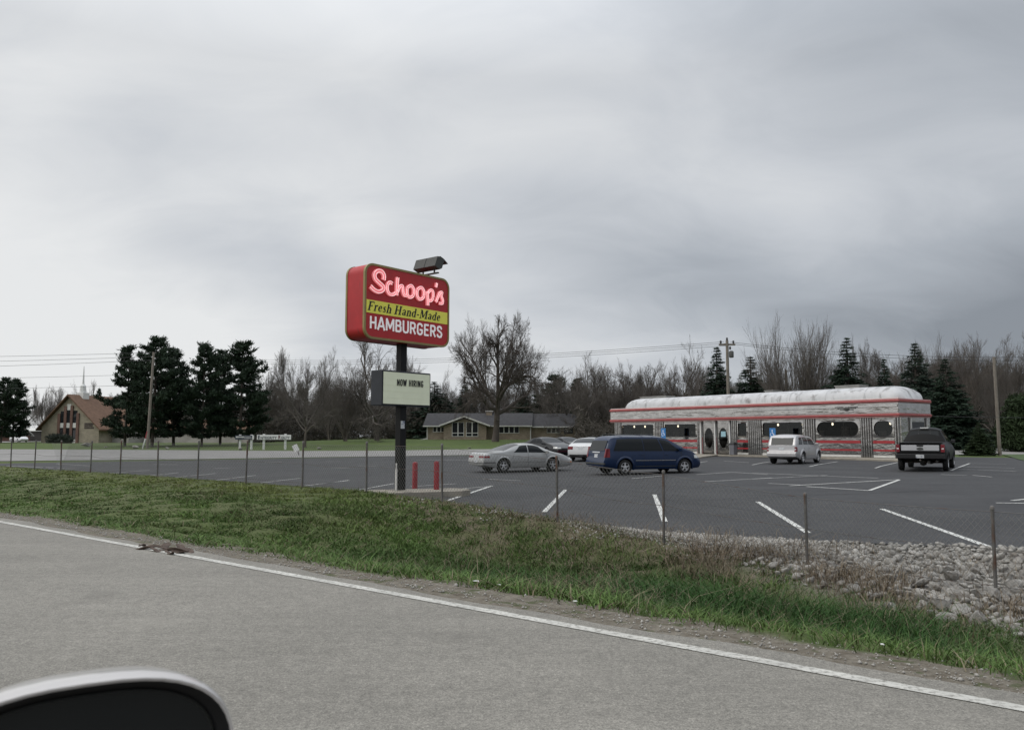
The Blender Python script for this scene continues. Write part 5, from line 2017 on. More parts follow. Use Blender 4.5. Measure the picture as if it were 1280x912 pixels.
fa.build('fascia_board', M['white_trim'], ho)
# projecting gable with tall panes
ga, gb, gm = hx(553), hx(612), hx(582)
zA = hzz(521.2)
g = MB()
g.prism([(ga + .4, -.6), (gb - .4, -.6), (gb - .4, zE - .02), (gm, zA - .25), (ga + .4, zE - .02)], lambda u, v, w_: (u, w_, v), -1.6, -.02)
go = g.build('gable_wall', B_TAN, ho)
gr_ = MB()
for sgn, xe in ((-1, ga - .3), (1, gb + .3)):
    gr_.prism([(xe, zE - .12), (gm, zA), (gm, zA + .16), (xe, zE + .04)], lambda u, v, w_: (u, w_, v), -2.3, 2.6)
gr_.build('gable_roof', SHING, ho)
gt = MB()
for xe in (ga - .3, gb + .3):
    gt.prism([(xe, zE - .18), (gm, zA - .06), (gm, zA + .19), (xe, zE + .07)], lambda u, v, w_: (u, w_, v), -2.36, -2.302)
gt.build('gable_trim', M['white_trim'], ho)


def house_window(px0, px1, py0, py1, y, npane, rows=1, par=None, low=False):
    a, b, zt_, zb_ = hx(px0), hx(px1), hzz(py0), hzz(py1)
    f = MB()
    f.box(a, b, y - .06, y, zb_, zt_)
    w_ = f.build('window', M['white_trim'], par or ho)
    p = MB()
    n = npane
    for k in range(n):
        xa_, xb_ = a + (b - a) * k / n + .09, a + (b - a) * (k + 1) / n - .09
        if low:
            zs_ = zb_ + (zt_ - zb_) * .25
            p.box(xa_, xb_, y - .075, y - .05, zb_ + .1, zs_ - .06)
            p.box(xa_, xb_, y - .075, y - .05, zs_ + .06, zt_ - .08)
        else:
            p.box(xa_, xb_, y - .075, y - .05, zb_ + .1, zt_ - .1)
    p.build('pane', DARKWIN, w_)


house_window(541, 556, 532.8, 540, 0, 3)
house_window(566.5, 581.5, 527.5, 545.5, -1.6, 2, low=True)
house_window(584, 599, 527.5, 545.5, -1.6, 2, low=True)
house_window(623.5, 649, 532.3, 541.3, 0, 4)
house_window(683, 700, 534.4, 541, .9, 3)
MB().box(hx(704.5), hx(715.5), .8, .89, hzz(541.5), hzz(533.5)).build('wall_sign', pbr('dark blue board', (.018, .022, .032), .5), ho)
tl = MB()
for py, a, b in ((535.8, 706, 714), (537.4, 707, 713), (539, 706, 714)):
    x = hx(a)
    rr = random.Random(py)
    while x < hx(b):
        w_ = rr.uniform(.06, .13)
        tl.box(x, x + w_, .785, .799, hzz(py + .45), hzz(py - .45))
        x += w_ + .05
tl.build('worn_lettering', M['white_trim'], ho)
for px in (534, 663, 719.5):
    MB().box(hx(px) - .07, hx(px) + .07, -.16 if px < 700 else .72, -.02 if px < 700 else .86, -.6, zE - .1).build('downspout', M['white_trim'], ho)
MB().prism([(0, .35), (-1.3, .05), (-1.3, -.12), (0, .18)], lambda u, v, w_: (hx(534) - .07 + u, w_, v), -.15, -.03).build('spout_extension', M['white_trim'], ho)
ch = MB()
ch.box(hx(605.5), hx(613), 3.0, 4.3, zRg - 1, hzz(513.6))
ch.build('chimney', B_TAN, rfo)
MB().box(hx(605) - .05, hx(613.5) + .05, 2.9, 4.4, hzz(513.6) + .003, hzz(513.6) + .16).build('cap', M['white_trim'], rfo)

# church
CY_ = 150.0
cb = at(85, 552.6, CY_)
cz0 = gz(cb.x, CY_) - .1
cr = thing('church', (cb.x, CY_, cz0), R(-14), 'beige brick church with a steep brown roof and a thin white steeple', 'church')
K = CY_ / 1000


def chz(py):
    return at(85, py, CY_).z - cz0


hw_l, hw_r = 6.1, 6.7
zAp, zEv = chz(494.5), chz(533.5)
w_ = MB()
w_.prism([(-hw_l, -.5), (hw_r, -.5), (hw_r, zEv), (0, zAp - .2), (-hw_l, zEv)], lambda u, v, q: (u, q, v), 0, 15)
w_.build('wall', B_BEIGE, cr)
rfm = MB()
for xe in (-hw_l - .7, hw_r + .8):
    sl = (zAp - zEv) / (hw_l if xe < 0 else hw_r)
    ze = zAp - abs(xe) * sl
    rfm.prism([(xe, ze), (0, zAp), (0, zAp + .28), (xe, ze + .28)], lambda u, v, q: (u, q, v), -.7, 15.4)
cro = rfm.build('roof', SHING_BR, cr)
pil = MB()
for x in (-2.15, -.75, .65, 2.05):
    pil.box(x - .28, x + .28, -.22, -.002, -.4, min(zAp - 1.2 - abs(x) * 1.0, zAp - 1.4))
pil.build('brick_pier', B_RED, cr)
pan = MB()
gl = MB()
for x in (-1.45, -.05, 1.35):
    top_ = zAp - 1.5 - abs(x) * .95
    w2 = .42
    for za, zb_ in ((-.1, .75), (2.9, 3.8), (6.2, top_)):
        if zb_ > za:
            pan.box(x - w2, x + w2, -.1, -.002, za, zb_)
    for za, zb_ in ((.77, 2.88), (3.82, 6.18)):
        gl.box(x - w2, x + w2, -.07, -.002, za, min(zb_, top_))
pan.build('white_panel', M['white_trim'], cr)
gl.build('tall_window', DARKWIN, cr)
lt = MB()
rr = random.Random(6)
for zc_, xa_, xb_ in ((chz(529.5), 3.5, 6.2), (chz(532), 3.5, 5.2), (chz(534.6), 3.5, 5.6)):
    x = xa_
    while x < xb_:
        ww = rr.uniform(.16, .26)
        lt.box(x, x + ww, -.05, -.002, zc_ - .15, zc_ + .15)
        x += ww + .09
lt.build('worn_wall_letters', pbr('dark bronze letters', (.05, .035, .035), .6), cr)
# steeple
st = MB()
st.box(-.7, .9, 2.2, 3.7, zAp - 1.0, zAp + .7)
st.lathe([(.6, zAp + .7), (.5, zAp + 2.0), (.2, zAp + 2.4), (.15, zAp + 3.3), (.05, chz(456))], 8, lambda x, y, h: (x + .1, 2.95 + y, h))
st.build('steeple', M['white_paint'], cr)
# side gable and long low wing to the right
sgm = MB()
sgm.prism([(3.5, -.5), (11.0, -.5), (11.0, zEv - .2), (7.2, zEv + 3.0), (3.5, zEv - .2)], lambda u, v, q: (q, u, v), 2.2, hw_r + 3.6)
sgm.build('side_gable', PALE, cr)
sgr = MB()
for ye in (2.9, 11.6):
    sl = 3.2 / 3.75
    ze = zEv + 3.05 - abs(ye - 7.2) * sl
    sgr.prism([(ye, ze), (7.2, zEv + 3.05), (7.2, zEv + 3.3), (ye, ze + .25)], lambda u, v, q: (q, u, v), 1.5, hw_r + 4.0)
sgr.build('side_gable_roof', SHING_BR, cr)
wg = MB()
wg.box(hw_r + 2, hw_r + 26, 8, 17, -.5, 2.6)
wg.build('low_wing', PALE, cr)
MB().prism([(7.4, 2.5), (12.5, 4.3), (17.6, 2.5), (17.6, 2.7), (12.5, 4.5), (7.4, 2.7)], lambda u, v, q: (q, u, v), hw_r + 1.8, hw_r + 26.5).build('low_roof', SHING_BR, cr)
MB().box(hw_r + 3.62, hw_r + 3.7, 8.6, 10.2, -.3, 2.0).build('door', DARKWIN, cr)
# low pale building at the far left edge
lb = at(-6, 548, 185)
fb = thing('low_building', (lb.x, 185, gz(lb.x, 185) - .1), 0, 'low pale building with a white roof at the far left edge', 'building')
MB().box(-9, 3.2, 0, 8, -.3, 1.4).build('wall', B_RED, fb)
MB().prism([(-.8, 1.3), (4, 3.9), (8.8, 1.3), (8.8, 1.5), (4, 4.1), (-.8, 1.5)], lambda u, v, q: (q, u, v), -9.5, 3.7).build('roof', M['white_trim'], fb)
lb = at(43, 548, 195)
fb = thing('low_shed', (lb.x, 195, gz(lb.x, 195) - .1), 0, 'small dark shed with a pale roof edge between the distant white sedan and the church', 'shed')
MB().box(-3.2, 4.2, 0, 6, -.3, 2.6).build('wall', pbr('shed wall', (.07, .065, .06), .9), fb)
MB().prism([(-.6, 2.55), (3, 3.3), (6.6, 2.55), (6.6, 2.7), (3, 3.45), (-.6, 2.7)], lambda u, v, q: (q, u, v), -3.6, 4.6).build('roof', M['white_trim'], fb)

# ------------------------------------------------------------------ roadside signs on the church lawn
def lawn_sign(px0, px1, pyt, pyb, pyg, Y, name, label, face, posts):
    c = at((px0 + px1) / 2, pyg, Y)
    g0 = gz(c.x, Y)
    t = thing(name, (c.x, Y, g0), R(4), label, 'sign')
    k = Y / 1000
    hw = (px1 - px0) / 2 * k
    z1, z0 = at(330, pyt, Y).z - g0, at(330, pyb, Y).z - g0
    MB().box(-hw, hw, -.08, .08, z0, z1).build('panel', face, t, bevel=.01)
    for px in posts:
        x = (px - (px0 + px1) / 2) * k
        MB().box(x - .12, x + .12, .084, .28, -.2, z1 + .10).build('post', M['white_paint'], t)
    return t, hw, z0, z1


SGB = pbr('slate blue sign board', (.035, .048, .07), .5)
t, hw, z0, z1 = lawn_sign(294, 317, 544, 549, 557.5, 92, 'lawn_sign', 'dark blue lawn sign on white posts, under the pines', SGB, (299.5, 313.5))
MB().box(hw - .18, hw, -.1, .1, z0 - .003, z1 + .02).build('end_board', M['white_paint'], t)
sb = MB()
rr = random.Random(2)
for zz_, xa_, xb_, hh in ((z0 + (z1 - z0) * .6, -hw + .1, -.1, .16), (z0 + (z1 - z0) * .68, .0, hw - .3, .06), (z0 + (z1 - z0) * .3, -.0, hw - .3, .06)):
    x = xa_
    while x < xb_:
        ww = rr.uniform(.06, .12)
        sb.box(x, x + ww, -.095, -.081, zz_ - hh / 2, zz_ + hh / 2)
        x += ww + .04
sb.build('worn_lettering', M['white_trim'], t)
t, hw, z0, z1 = lawn_sign(321.5, 363, 543.2, 549.3, 558, 92, 'lawn_sign', 'long white realty lawn sign with dark lettering on white posts', M['white_paint'], (329.5, 355.8))
INK = pbr('dark sign ink', (.05, .055, .07), .6)
MAR = pbr('maroon sign ink', (.10, .02, .03), .6)
zc_ = (z0 + z1) / 2
for body, xa_, xb_, hh, mt in (('I', -hw + .14, -hw + .30, .44, INK), ('NTEGRITY', -hw + .42, .32, .31, INK), ('R', .50, .78, .44, MAR), ('EALTY', .86, hw - .14, .31, INK)):
    text_obj('lettering', body, mt, t, xb_ - xa_, hh, Matrix.Translation(((xa_ + xb_) / 2, -.088, zc_ - (.44 - hh) / 2)) @ RX, .01, 0, .02)
# small white sign leaning on its post by the street
p = on_z(374, 569, -.02)
ts = thing('leaning_sign', (p.x, p.y, -.05), 0, 'small white traffic sign leaning on a bent post by the street', 'sign')
k = p.y / 1000
q = [(0, 0, 0), (-1.2 * k, 0, 4.5 * k), (-4.6 * k, 0, 12 * k)]
MB().tube(q, .035, 6).build('post', M['galv'], ts)
b = MB()
b.T = Matrix.Translation((-4.3 * k, -.05, 9.6 * k)) @ Matrix.Rotation(R(-28), 4, 'Y')
b.prism([(-.19, -.28), (.19, -.28), (.22, -.25), (.22, .25), (.19, .28), (-.19, .28), (-.22, .25), (-.22, -.25)], lambda u, v, w_: (u, w_, v), -.012, .012)
b.build('panel', M['white_paint'], ts)
# pale boulders on the lawns
for px, py, Y, r, lab in ((107, 557, 110, .85, 'pale boulder on the lawn in front of the church'), (132, 558.6, 104, .30, 'small pale stone on the lawn between the church and the pole'), (169, 560.5, 98, .55, 'pale boulder at the street edge near the foot of the bare utility pole'), (209, 560.5, 96, .35, 'flat pale stone under the middle of the pines'), (300, 561.6, 90, .42, 'flat pale stone below the dark blue lawn sign'), (398.5, 560, 93, .42, 'pale boulder right of the small leaning traffic sign'), (587, 560, 98, .28, 'small white stone on the lawn left of the silver sedan roof')):
    c = at(px, py, Y)
    o = link('boulder', rock_mesh(90 + int(px)), None, (c.x, Y, gz(c.x, Y) + r * .35), px)
    o.scale = (r, r * .8, r * .7)
    tag(o, lab, 'boulder')

# ------------------------------------------------------------------ utility poles and wires
def pole(name, px, pyt, pyb, Y, r, lean, label):
    b = at(px, pyb, Y)
    g0 = gz(b.x, Y)
    h = at(px, pyt, Y).z - g0
    t = thing(name, (b.x, Y, g0), 0, label, 'utility pole')
    MB().tube([(0, 0, -.5), (lean * .5, 0, h / 2), (lean, 0, h)], [r * 1.25, r * 1.1, r], 10).build('shaft', M['wood_pole'], t, smooth=50)
    return t, h


tp, h1_ = pole('utility_pole', 184, 440, 559, 99, .145, .35, 'bare wooden utility pole in front of the big pines at the left')
gm_ = thing('guy_marker', (at(181, 560, 98).x, 97.6, gz(at(181, 560, 98).x, 97.6)), 0, 'white and red guy wire marker at the foot of the bare pole', 'marker')
MB().tube([(-.1, 0, 0), (.22, 0, 1.25)], .09, 8).build('sleeve', M['white_paint'], gm_)
MB().tube([(.22, 0, 1.252), (.28, .2, 2.1)], .06, 8).build('red_end', M['red_paint'], gm_)
tm, h2_ = pole('utility_pole', 911, 425.5, 520, 88, .155, 0, 'wooden utility pole with insulators rising behind the diner roof')
MB().box(-.9, .9, -.1, .1, h2_ - .55, h2_ - .35).build('crossarm', M['wood_pole'], tm)
for k, (x, z) in enumerate(((-.7, h2_ - .33), (0, h2_), (.7, h2_ - .33), (.32, h2_ - 1.0))):
    MB().lathe([(.07, 0), (.13, .08), (.09, .16), (.13, .24), (.06, .34)], 8, lambda a, b, h: (x + a, b, z + h)).build('insulator', M['insul'], tm, smooth=50)
MB().lathe([(.18, 0), (.26, .05), (.26, .65), (.15, .75)], 12, lambda a, b, h: (.45 + a, b, h2_ - 1.9 + h)).build('transformer', M['dark_grey'], tm, smooth=50)
tr_, h3_ = pole('utility_pole', 1250, 446, 569.5, 63, .115, -.06, 'weathered wooden utility pole standing beside the green shrub at the right')
tv, h4_ = pole('utility_pole', 986, 462, 520, 96, .16, -.2, 'pale short pole poking up behind the middle of the diner roof')


def wire(a, b, sag, label, r=.022, group='overhead wires'):
    a, b = Vector(a), Vector(b)
    pts = []
    for k in range(25):
        t = k / 24
        p = a.lerp(b, t)
        p.z -= sag * 4 * t * (1 - t)
        pts.append(p)
    o = MB().tube(pts, r, 4).build('power_line', M['cable'])
    tag(o, label, 'power line', group)


for k, (ya_, yb_) in enumerate(((440, 440.5), (448, 445.5), (457.5, 450))):
    wire(at(-420, ya_ + 4, 118), at(190, yb_, 100), .5, ['uppermost overhead wire at the left, above the church steeple', 'second overhead wire from the top at the left', 'third overhead wire from the top at the left'][k], .020)
for k, (ya_, yb_) in enumerate(((471, 466), (484.5, 479))):
    wire(at(-420, ya_ + 2, 150), at(235, yb_, 130), .6, ['lower overhead wire passing behind the church steeple', 'lowest overhead wire just above the church roof'][k], .022)
for k, (ya_, yb_) in enumerate(((444, 427), (446.5, 429), (449, 431.5))):
    wire(at(318, ya_ + 5, 150), at(905 + k * 4, yb_, 88), .9, ['topmost overhead wire between the big bare tree and the diner pole', 'middle overhead wire between the big bare tree and the diner pole', 'lowest overhead wire between the big bare tree and the diner pole'][k], .020)
for k, (ya_, yb_) in enumerate(((427.5, 441), (430, 446))):
    wire(at(913 + k * 3, ya_, 88), at(1400, yb_, 92), 1.0, ['upper overhead wire running right from the diner pole', 'lower overhead wire running right from the diner pole'][k], .020)
wire(at(1150, 519.5, 62), at(1420, 521, 64), .1, 'low thin wire crossing in front of the dark spruces at the right', .016)

# ------------------------------------------------------------------ the photographer's own door mirror
mz = at(103, 981, .80)
mo = thing('door_mirror', mz, math.atan2(.52, .854), 'white car door mirror with dark glass, very near at the lower left corner', 'mirror')


def sell(hw, hh, n=48, e=2.7, y=0.0):
    out = []
    for k in range(n):
        t = 2 * math.pi * k / n
        c, s_ = math.cos(t), math.sin(t)
        out.append((hw * math.copysign(abs(c) ** (2 / e), c), y, hh * math.copysign(abs(s_) ** (2 / e), s_)))
    return out


def loft(rings, cap0=False, cap1=False):
    mb = MB()
    n = len(rings[0])
    mb.add([q for r_ in rings for q in r_], [(i * n + k, i * n + (k + 1) % n, (i + 1) * n + (k + 1) % n, (i + 1) * n + k) for i in range(len(rings) - 1) for k in range(n)])
    if cap0:
        mb.add(rings[0], [tuple(range(n))])
    if cap1:
        mb.add(rings[-1], [tuple(range(n))])
    return mb


HW, HH = .142, .098
loft([sell(HW * .35, HH * .35, y=.135), sell(HW * .75, HH * .75, y=.11), sell(HW * .94, HH * .94, y=.06), sell(HW, HH, y=.015), sell(HW * .995, HH * .995, y=.0), sell(HW * .985, HH * .98, y=-.005), sell(HW * .965, HH * .95, y=-.004)], True).build('housing', car_paint('white mirror paint', (.46, .44, .43)), mo, smooth=60)
loft([sell(HW * .965, HH * .95, y=-.003), sell(HW * .93, HH * .90, y=.008), sell(HW * .86, HH * .80, y=.020)]).build('bezel', M['black_plastic'], mo, smooth=60)
MG = bpy.data.materials.new('mirror glass with painted reflection')  # the dark reflection of the car is put into the base colour
MG.use_nodes = True
tt = NT(MG.node_tree)
tt.n('ShaderNodeOutputMaterial', {0: tt.n('ShaderNodeBsdfPrincipled', {'Base Color': (.012, .014, .015, 1), 'Roughness': .12, 'Specular IOR Level': .25}).outputs[0]})
loft([sell(HW * .875, HH * .815, y=.016), sell(HW * .865, HH * .80, y=.0145), sell(HW * .2, HH * .2, y=.0145)], False, True).build('mirror_glass', MG, mo, smooth=30)
loft([sell(HW * .878, HH * .820, y=.0155), sell(HW * .866, HH * .804, y=.0125), sell(HW * .860, HH * .796, y=.0150)]).build('glass_edge', M['dark_grey'], mo, smooth=60)
MB().tube([(-HW * .5, .06, -.05), (-HW * 1.25, .03, -.09), (-HW * 1.9, .0, -.12)], [.035, .03, .04], 10).build('arm', M['black_plastic'], mo, smooth=60)
# ------------------------------------------------------------------ trees
class Twigs:
    """collects tapered segments and turns them into one mesh"""
    def __init__(s):
        s.a, s.b, s.ra, s.rb = [], [], [], []

    def seg(s, a, b, ra, rb):
        s.a.append(a)
        s.b.append(b)
        s.ra.append(ra)
        s.rb.append(rb)

    def mesh(s, name, mat, sides=None, lo=0, hi=1e9):
        A, B = np.array(s.a, float), np.array(s.b, float)
        ra, rb = np.array(s.ra), np.array(s.rb)
        VV, FF, off = [], [], 0
        for m, k in (((ra >= .09), 7), ((ra < .09) & (ra >= .03), 4), ((ra < .03), 3)):
            if not m.any():
                continue
            a, b, r0, r1 = A[m], B[m], ra[m], rb[m]
            d = b - a
            d /= np.linalg.norm(d, axis=1, keepdims=True) + 1e-9
            u = np.cross(d, np.where(np.abs(d[:, 2:3]) < .9, np.array([[0, 0, 1.]]), np.array([[1., 0, 0]])))
            u /= np.linalg.norm(u, axis=1, keepdims=True)
            v = np.cross(d, u)
            t = np.arange(k) * 2 * np.pi / k
            ring = u[:, None] * np.cos(t)[None, :, None] + v[:, None] * np.sin(t)[None, :, None]
            V = np.concatenate([a[:, None] + ring * r0[:, None, None], b[:, None] + ring * r1[:, None, None]], 1)
            n = len(a)
            i = np.arange(k)
            q = np.stack([i, (i + 1) % k, k + (i + 1) % k, k + i], -1)
            F = (q[None] + (np.arange(n) * 2 * k)[:, None, None]).reshape(-1, 4) + off
            VV.append(V.reshape(-1, 3))
            FF.append(F)
            off += n * 2 * k
        return np_mesh(name, np.concatenate(VV), np.concatenate(FF), mat, smooth=True)


def bare_tree(seed, H, trunk_h, r0, leader=1.1, levels=5, nb=(5, 7), spread=.75, up=.25, ratio=.62, twig_r=.008, wig=.16, multi=1):
    """trunk and crown of a leafless tree, in metres"""
    rg = random.Random(seed)
    tw, tr = Twigs(), Twigs()

    def rvec():
        return Vector((rg.gauss(0, 1), rg.gauss(0, 1), rg.gauss(0, 1)))

    def limb(p, d, L, r, lev, out):
        n = 5 if lev < 2 else (3 if lev < 4 else 2)
        pts = [p]
        for k in range(n):
            d = (d + rvec() * wig + Vector((0, 0, up * .22))).normalized()
            q = pts[-1] + d * (L / n)
            f0, f1 = 1 - .6 * k / n, 1 - .6 * (k + 1) / n
            out.seg(tuple(pts[-1]), tuple(q), max(r * f0, twig_r * .8), max(r * f1, twig_r * .6))
            pts.append(q)
        if lev >= levels:
            return
        m = rg.randint(*nb)
        for k in range(m):
            t = (k + .6 + rg.uniform(-.3, .3)) / m
            t = .25 + .75 * min(max(t, 0), 1)
            i = min(int(t * n), n - 1)
            base = pts[i].lerp(pts[i + 1], t * n - i)
            ax = d.cross(rvec()).normalized()
            ang = spread * rg.uniform(.6, 1.25) * (1.05 - .45 * t)
            nd = (Matrix.Rotation(ang, 3, ax) @ d)
            nd = (nd + Vector((0, 0, up * .5))).normalized()
            limb(base, nd, L * ratio * rg.uniform(.75, 1.15) * (1.05 - .3 * t), max(r * .52 * (1 - .35 * t), twig_r), lev + 1, tw)

    for s in range(multi):
        b = Vector((0, 0, 0)) if multi == 1 else Vector((rg.uniform(-.35, .35), rg.uniform(-.35, .35), 0))
        d = Vector((rg.gauss(0, .05 + .13 * (multi > 1)), rg.gauss(0, .05 + .13 * (multi > 1)), 1)).normalized()
        n = 4
        pts = [b - Vector((0, 0, .3))]
        for k in range(n):
            d2 = (d + rvec() * .03).normalized()
            q = pts[-1] + d2 * ((trunk_h + .3) / n)
            tr.seg(tuple(pts[-1]), tuple(q), r0 * (1.35 if k == 0 else 1 - .06 * k), r0 * (1 - .06 * (k + 1)))
            pts.append(q)
        top = pts[-1]
        m = rg.randint(nb[0], nb[1])
        LL = (H - trunk_h) * .52
        limb(top, (d + rvec() * .1).normalized(), LL * leader, r0 * .66, 1, tw)
        for k in range(m):
            a = 2 * math.pi * (k + rg.uniform(-.3, .3)) / m
            t = rg.uniform(.55, 1.0)
            base = pts[0].lerp(top, t)
            el = rg.uniform(.5, 1.0) * (1 + .4 * up)
            nd = Vector((math.cos(a) * math.sin(spread * 1.15), math.sin(a) * math.sin(spread * 1.15), math.cos(spread * 1.15) * el)).normalized()
            limb(base, nd, LL * rg.uniform(.75, 1.1), r0 * rg.uniform(.38, .55), 1, tw)
    return tr, tw


def fit_h(tw):
    z = sorted(b[2] for b in tw.b)
    return z[int(len(z) * .997)]


BARE = {}


def bare_kind(key, mat_t, mat_c, **kw):
    tr, tw = bare_tree(**kw)
    BARE[key] = (tr.mesh('trunk', mat_t), tw.mesh('crown', mat_c), fit_h(tw), len(tw.a), None, float(np.percentile(np.hypot([q[0] for q in tw.b], [q[1] for q in tw.b]), 96)))
    print('TREE', key, len(tw.a), BARE[key][2], BARE[key][5])


bare_kind('round', M['bark'], M['bark_brown'], seed=1, H=14, trunk_h=2.2, r0=.24, leader=.7, levels=5, nb=(6, 8), spread=.75, up=.25, ratio=.60)
bare_kind('oak', M['bark_dark'], M['bark_dark'], seed=5, H=18, trunk_h=4.2, r0=.50, leader=.75, levels=5, nb=(6, 8), spread=.80, up=.12, ratio=.62, wig=.2, twig_r=.009)
bare_kind('tall', M['bark'], M['bark'], seed=9, H=17, trunk_h=5, r0=.22, levels=5, nb=(4, 6), spread=.66, up=.3, ratio=.6)
bare_kind('fan', M['bark'], M['bark_red'], seed=14, H=15, trunk_h=2.0, r0=.17, levels=4, nb=(5, 7), spread=.50, up=.42, ratio=.64, multi=5, wig=.13)
bare_kind('thin', M['bark'], M['bark_red'], seed=22, H=15, trunk_h=5.0, r0=.16, levels=4, nb=(7, 9), spread=.68, up=.32, ratio=.6, wig=.2)
bare_kind('wide', M['bark_dark'], M['bark_brown'], seed=31, H=16, trunk_h=3.5, r0=.36, levels=5, nb=(5, 7), spread=.85, up=.2, ratio=.62, wig=.2)


def needles(pts, size, rg, per, flat=.6, dirs=None):
    """needle clumps: little triangles scattered about points"""
    P = np.repeat(np.asarray(pts, float), per, 0)
    n = len(P)
    if np.ndim(size):
        size = np.repeat(size, per)[:, None]
    P = P + rg.normal(0, 1, (n, 3)) * size * np.array([.55, .55, .38])
    a = rg.normal(0, 1, (n, 3)) * np.array([1, 1, flat])
    a /= np.linalg.norm(a, axis=1, keepdims=True)
    if dirs is not None:
        D = np.repeat(np.asarray(dirs, float), per, 0)
        a = a * .8 + D
        a /= np.linalg.norm(a, axis=1, keepdims=True)
    b = np.cross(a, rg.normal(0, 1, (n, 3)))
    b /= np.linalg.norm(b, axis=1, keepdims=True) + 1e-9
    s = size * rg.uniform(.6, 1.4, n)[:, None]
    V = np.stack([P - b * s * .24, P + b * s * .24, P + a * s * 1.25], 1).reshape(-1, 3)
    T = np.arange(n * 3).reshape(-1, 3)
    return V, T


def conifer(seed, H, Rb, kind):
    rg = np.random.default_rng(seed)
    tr = Twigs()
    pts, dirs = [], []
    if kind == 'spruce':
        nz = int(H / .34)
        tr.seg((0, 0, -.3), (0, 0, H * .5), .22, .13)
        tr.seg((0, 0, H * .5), (0, 0, H * .97), .13, .02)
        for k in range(nz):
            f = (k + .5) / nz
            z0 = .04 * H + f * H * .95
            L0 = Rb * (1 - f) ** .9 * (.86 + .14 * math.sin(k * 2.4)) + .03
            nb_ = max(5, int(13 * (1 - f) + 4))
            for j in range(nb_):
                a = rg.uniform(0, 6.283)
                L = L0 * rg.uniform(.68, 1.12)
                droop = .22 + .30 * (1 - f)
                m = max(2, int(L / .28))
                tip = (math.cos(a) * L, math.sin(a) * L, z0 - L * droop + .12 * L)
                tr.seg((0, 0, z0), tip, .025, .008)
                for q in range(m):
                    t = .18 + .82 * (q + .7) / m
                    pts.append((math.cos(a) * L * t, math.sin(a) * L * t, z0 - L * droop * t + .12 * L * t * t))
                    dirs.append((math.cos(a) * .8, math.sin(a) * .8, -.25))
        hs = np.array([p_[2] for p_ in pts]) / H
        V, T = needles(pts, .40 * (1.02 - .72 * np.clip(hs, 0, 1)), rg, 14, .4, dirs)
    else:
        bend = rg.normal(0, .03, 2)
        tr.seg((0, 0, -.3), (bend[0] * H * .4, bend[1] * H * .4, H * .5), .27, .19)
        tr.seg((bend[0] * H * .4, bend[1] * H * .4, H * .5), (bend[0] * H * .6, bend[1] * H * .6, H * .97), .19, .03)
        nw = int(H / .72)
        for k in range(nw):
            f = (k + .3) / nw
            z0 = H * (.08 + .90 * f)
            env = min(1, .55 + 1.3 * f) * (1 - f ** 2.2) ** .8 + .06
            for j in range(rg.integers(5, 8)):
                a = rg.uniform(0, 6.283)
                L = Rb * env * rg.choice([.45, .7, .95, 1.1, 1.35]) * rg.uniform(.85, 1.1) + .25
                rise = rg.uniform(.02, .30) + .55 * max(0, f - .6)
                cx, cy = bend[0] * z0 * .7, bend[1] * z0 * .7
                m = max(3, int(L / .36))
                tip = (cx + math.cos(a) * L, cy + math.sin(a) * L, z0 + L * rise)
                tr.seg((cx, cy, z0), tip, .05, .015)
                for q in range(m):
                    t = .35 + .65 * (q + .5) / m
                    w_ = .08 + .13 * t
                    for _ in range(2):
                        e = rg.normal(0, w_, 3)
                        pts.append((cx + math.cos(a) * L * t + e[0], cy + math.sin(a) * L * t + e[1], z0 + L * rise * t * t + e[2] * .35))
                        dirs.append((math.cos(a) * .5, math.sin(a) * .5, .45))
        V, T = needles(pts, .37, rg, 12, .6, dirs)
    return tr, V, T


CON = {}


def con_kind(key, mat_, seed, H, Rb, kind):
    tr, V, T = conifer(seed, H, Rb, kind)
    CON[key] = (tr.mesh('trunk', M['bark_dark']), np_mesh('crown', V, T, mat_), H, float(np.percentile(np.hypot(V[:, 0], V[:, 1]), 96)))
    print('CON', key, len(T), CON[key][3])


for k in range(5):
    con_kind('pine%d' % k, M['pine'], 60 + k, 15, 3.6 + .4 * (k % 2), 'pine')
for k in range(3):
    con_kind('spruce%d' % k, M['spruce'] if k != 1 else M['spruce_blue'], 80 + k, 12, 3.2, 'spruce')
con_kind('shrub', M['cedar'], 91, 12, 4.5, 'spruce')
con_kind('slim', M['spruce'], 88, 12, 2.3, 'spruce')


def plant(kind, px, pyt, Y, label, half=None, name=None, group=None, rot=None, cat='tree', base=None):
    """stand one tree whose top reaches a height seen in the photograph"""
    u = ray(px, 500)
    X = u[0] / u[1] * Y
    g0 = gz(X, Y) if base is None else base
    H = at(px, pyt, Y).z - g0
    rg = random.Random(int(px * 7 + Y))
    if kind in BARE:
        tme, cme, h = BARE[kind][:3]
        sc = H / h
        sx = sc if half is None else half * Y / 1000 / (BARE[kind][5])
        nm = name or 'bare_tree'
    else:
        tme, cme, h, rb = CON[kind]
        sc = H / h
        sx = sc if half is None else half * (1.0 if kind.startswith('pine') else 1.45) * Y / 1000 / rb
        nm = name or ('pine_tree' if kind.startswith('pine') else 'spruce_tree')
    t = thing(nm, (X, Y, g0), rg.uniform(0, 6.28) if rot is None else rot, label, cat, group)
    t.scale = (sx, sx, sc)
    link('trunk', tme, t)
    link('crown', cme, t)
    return t


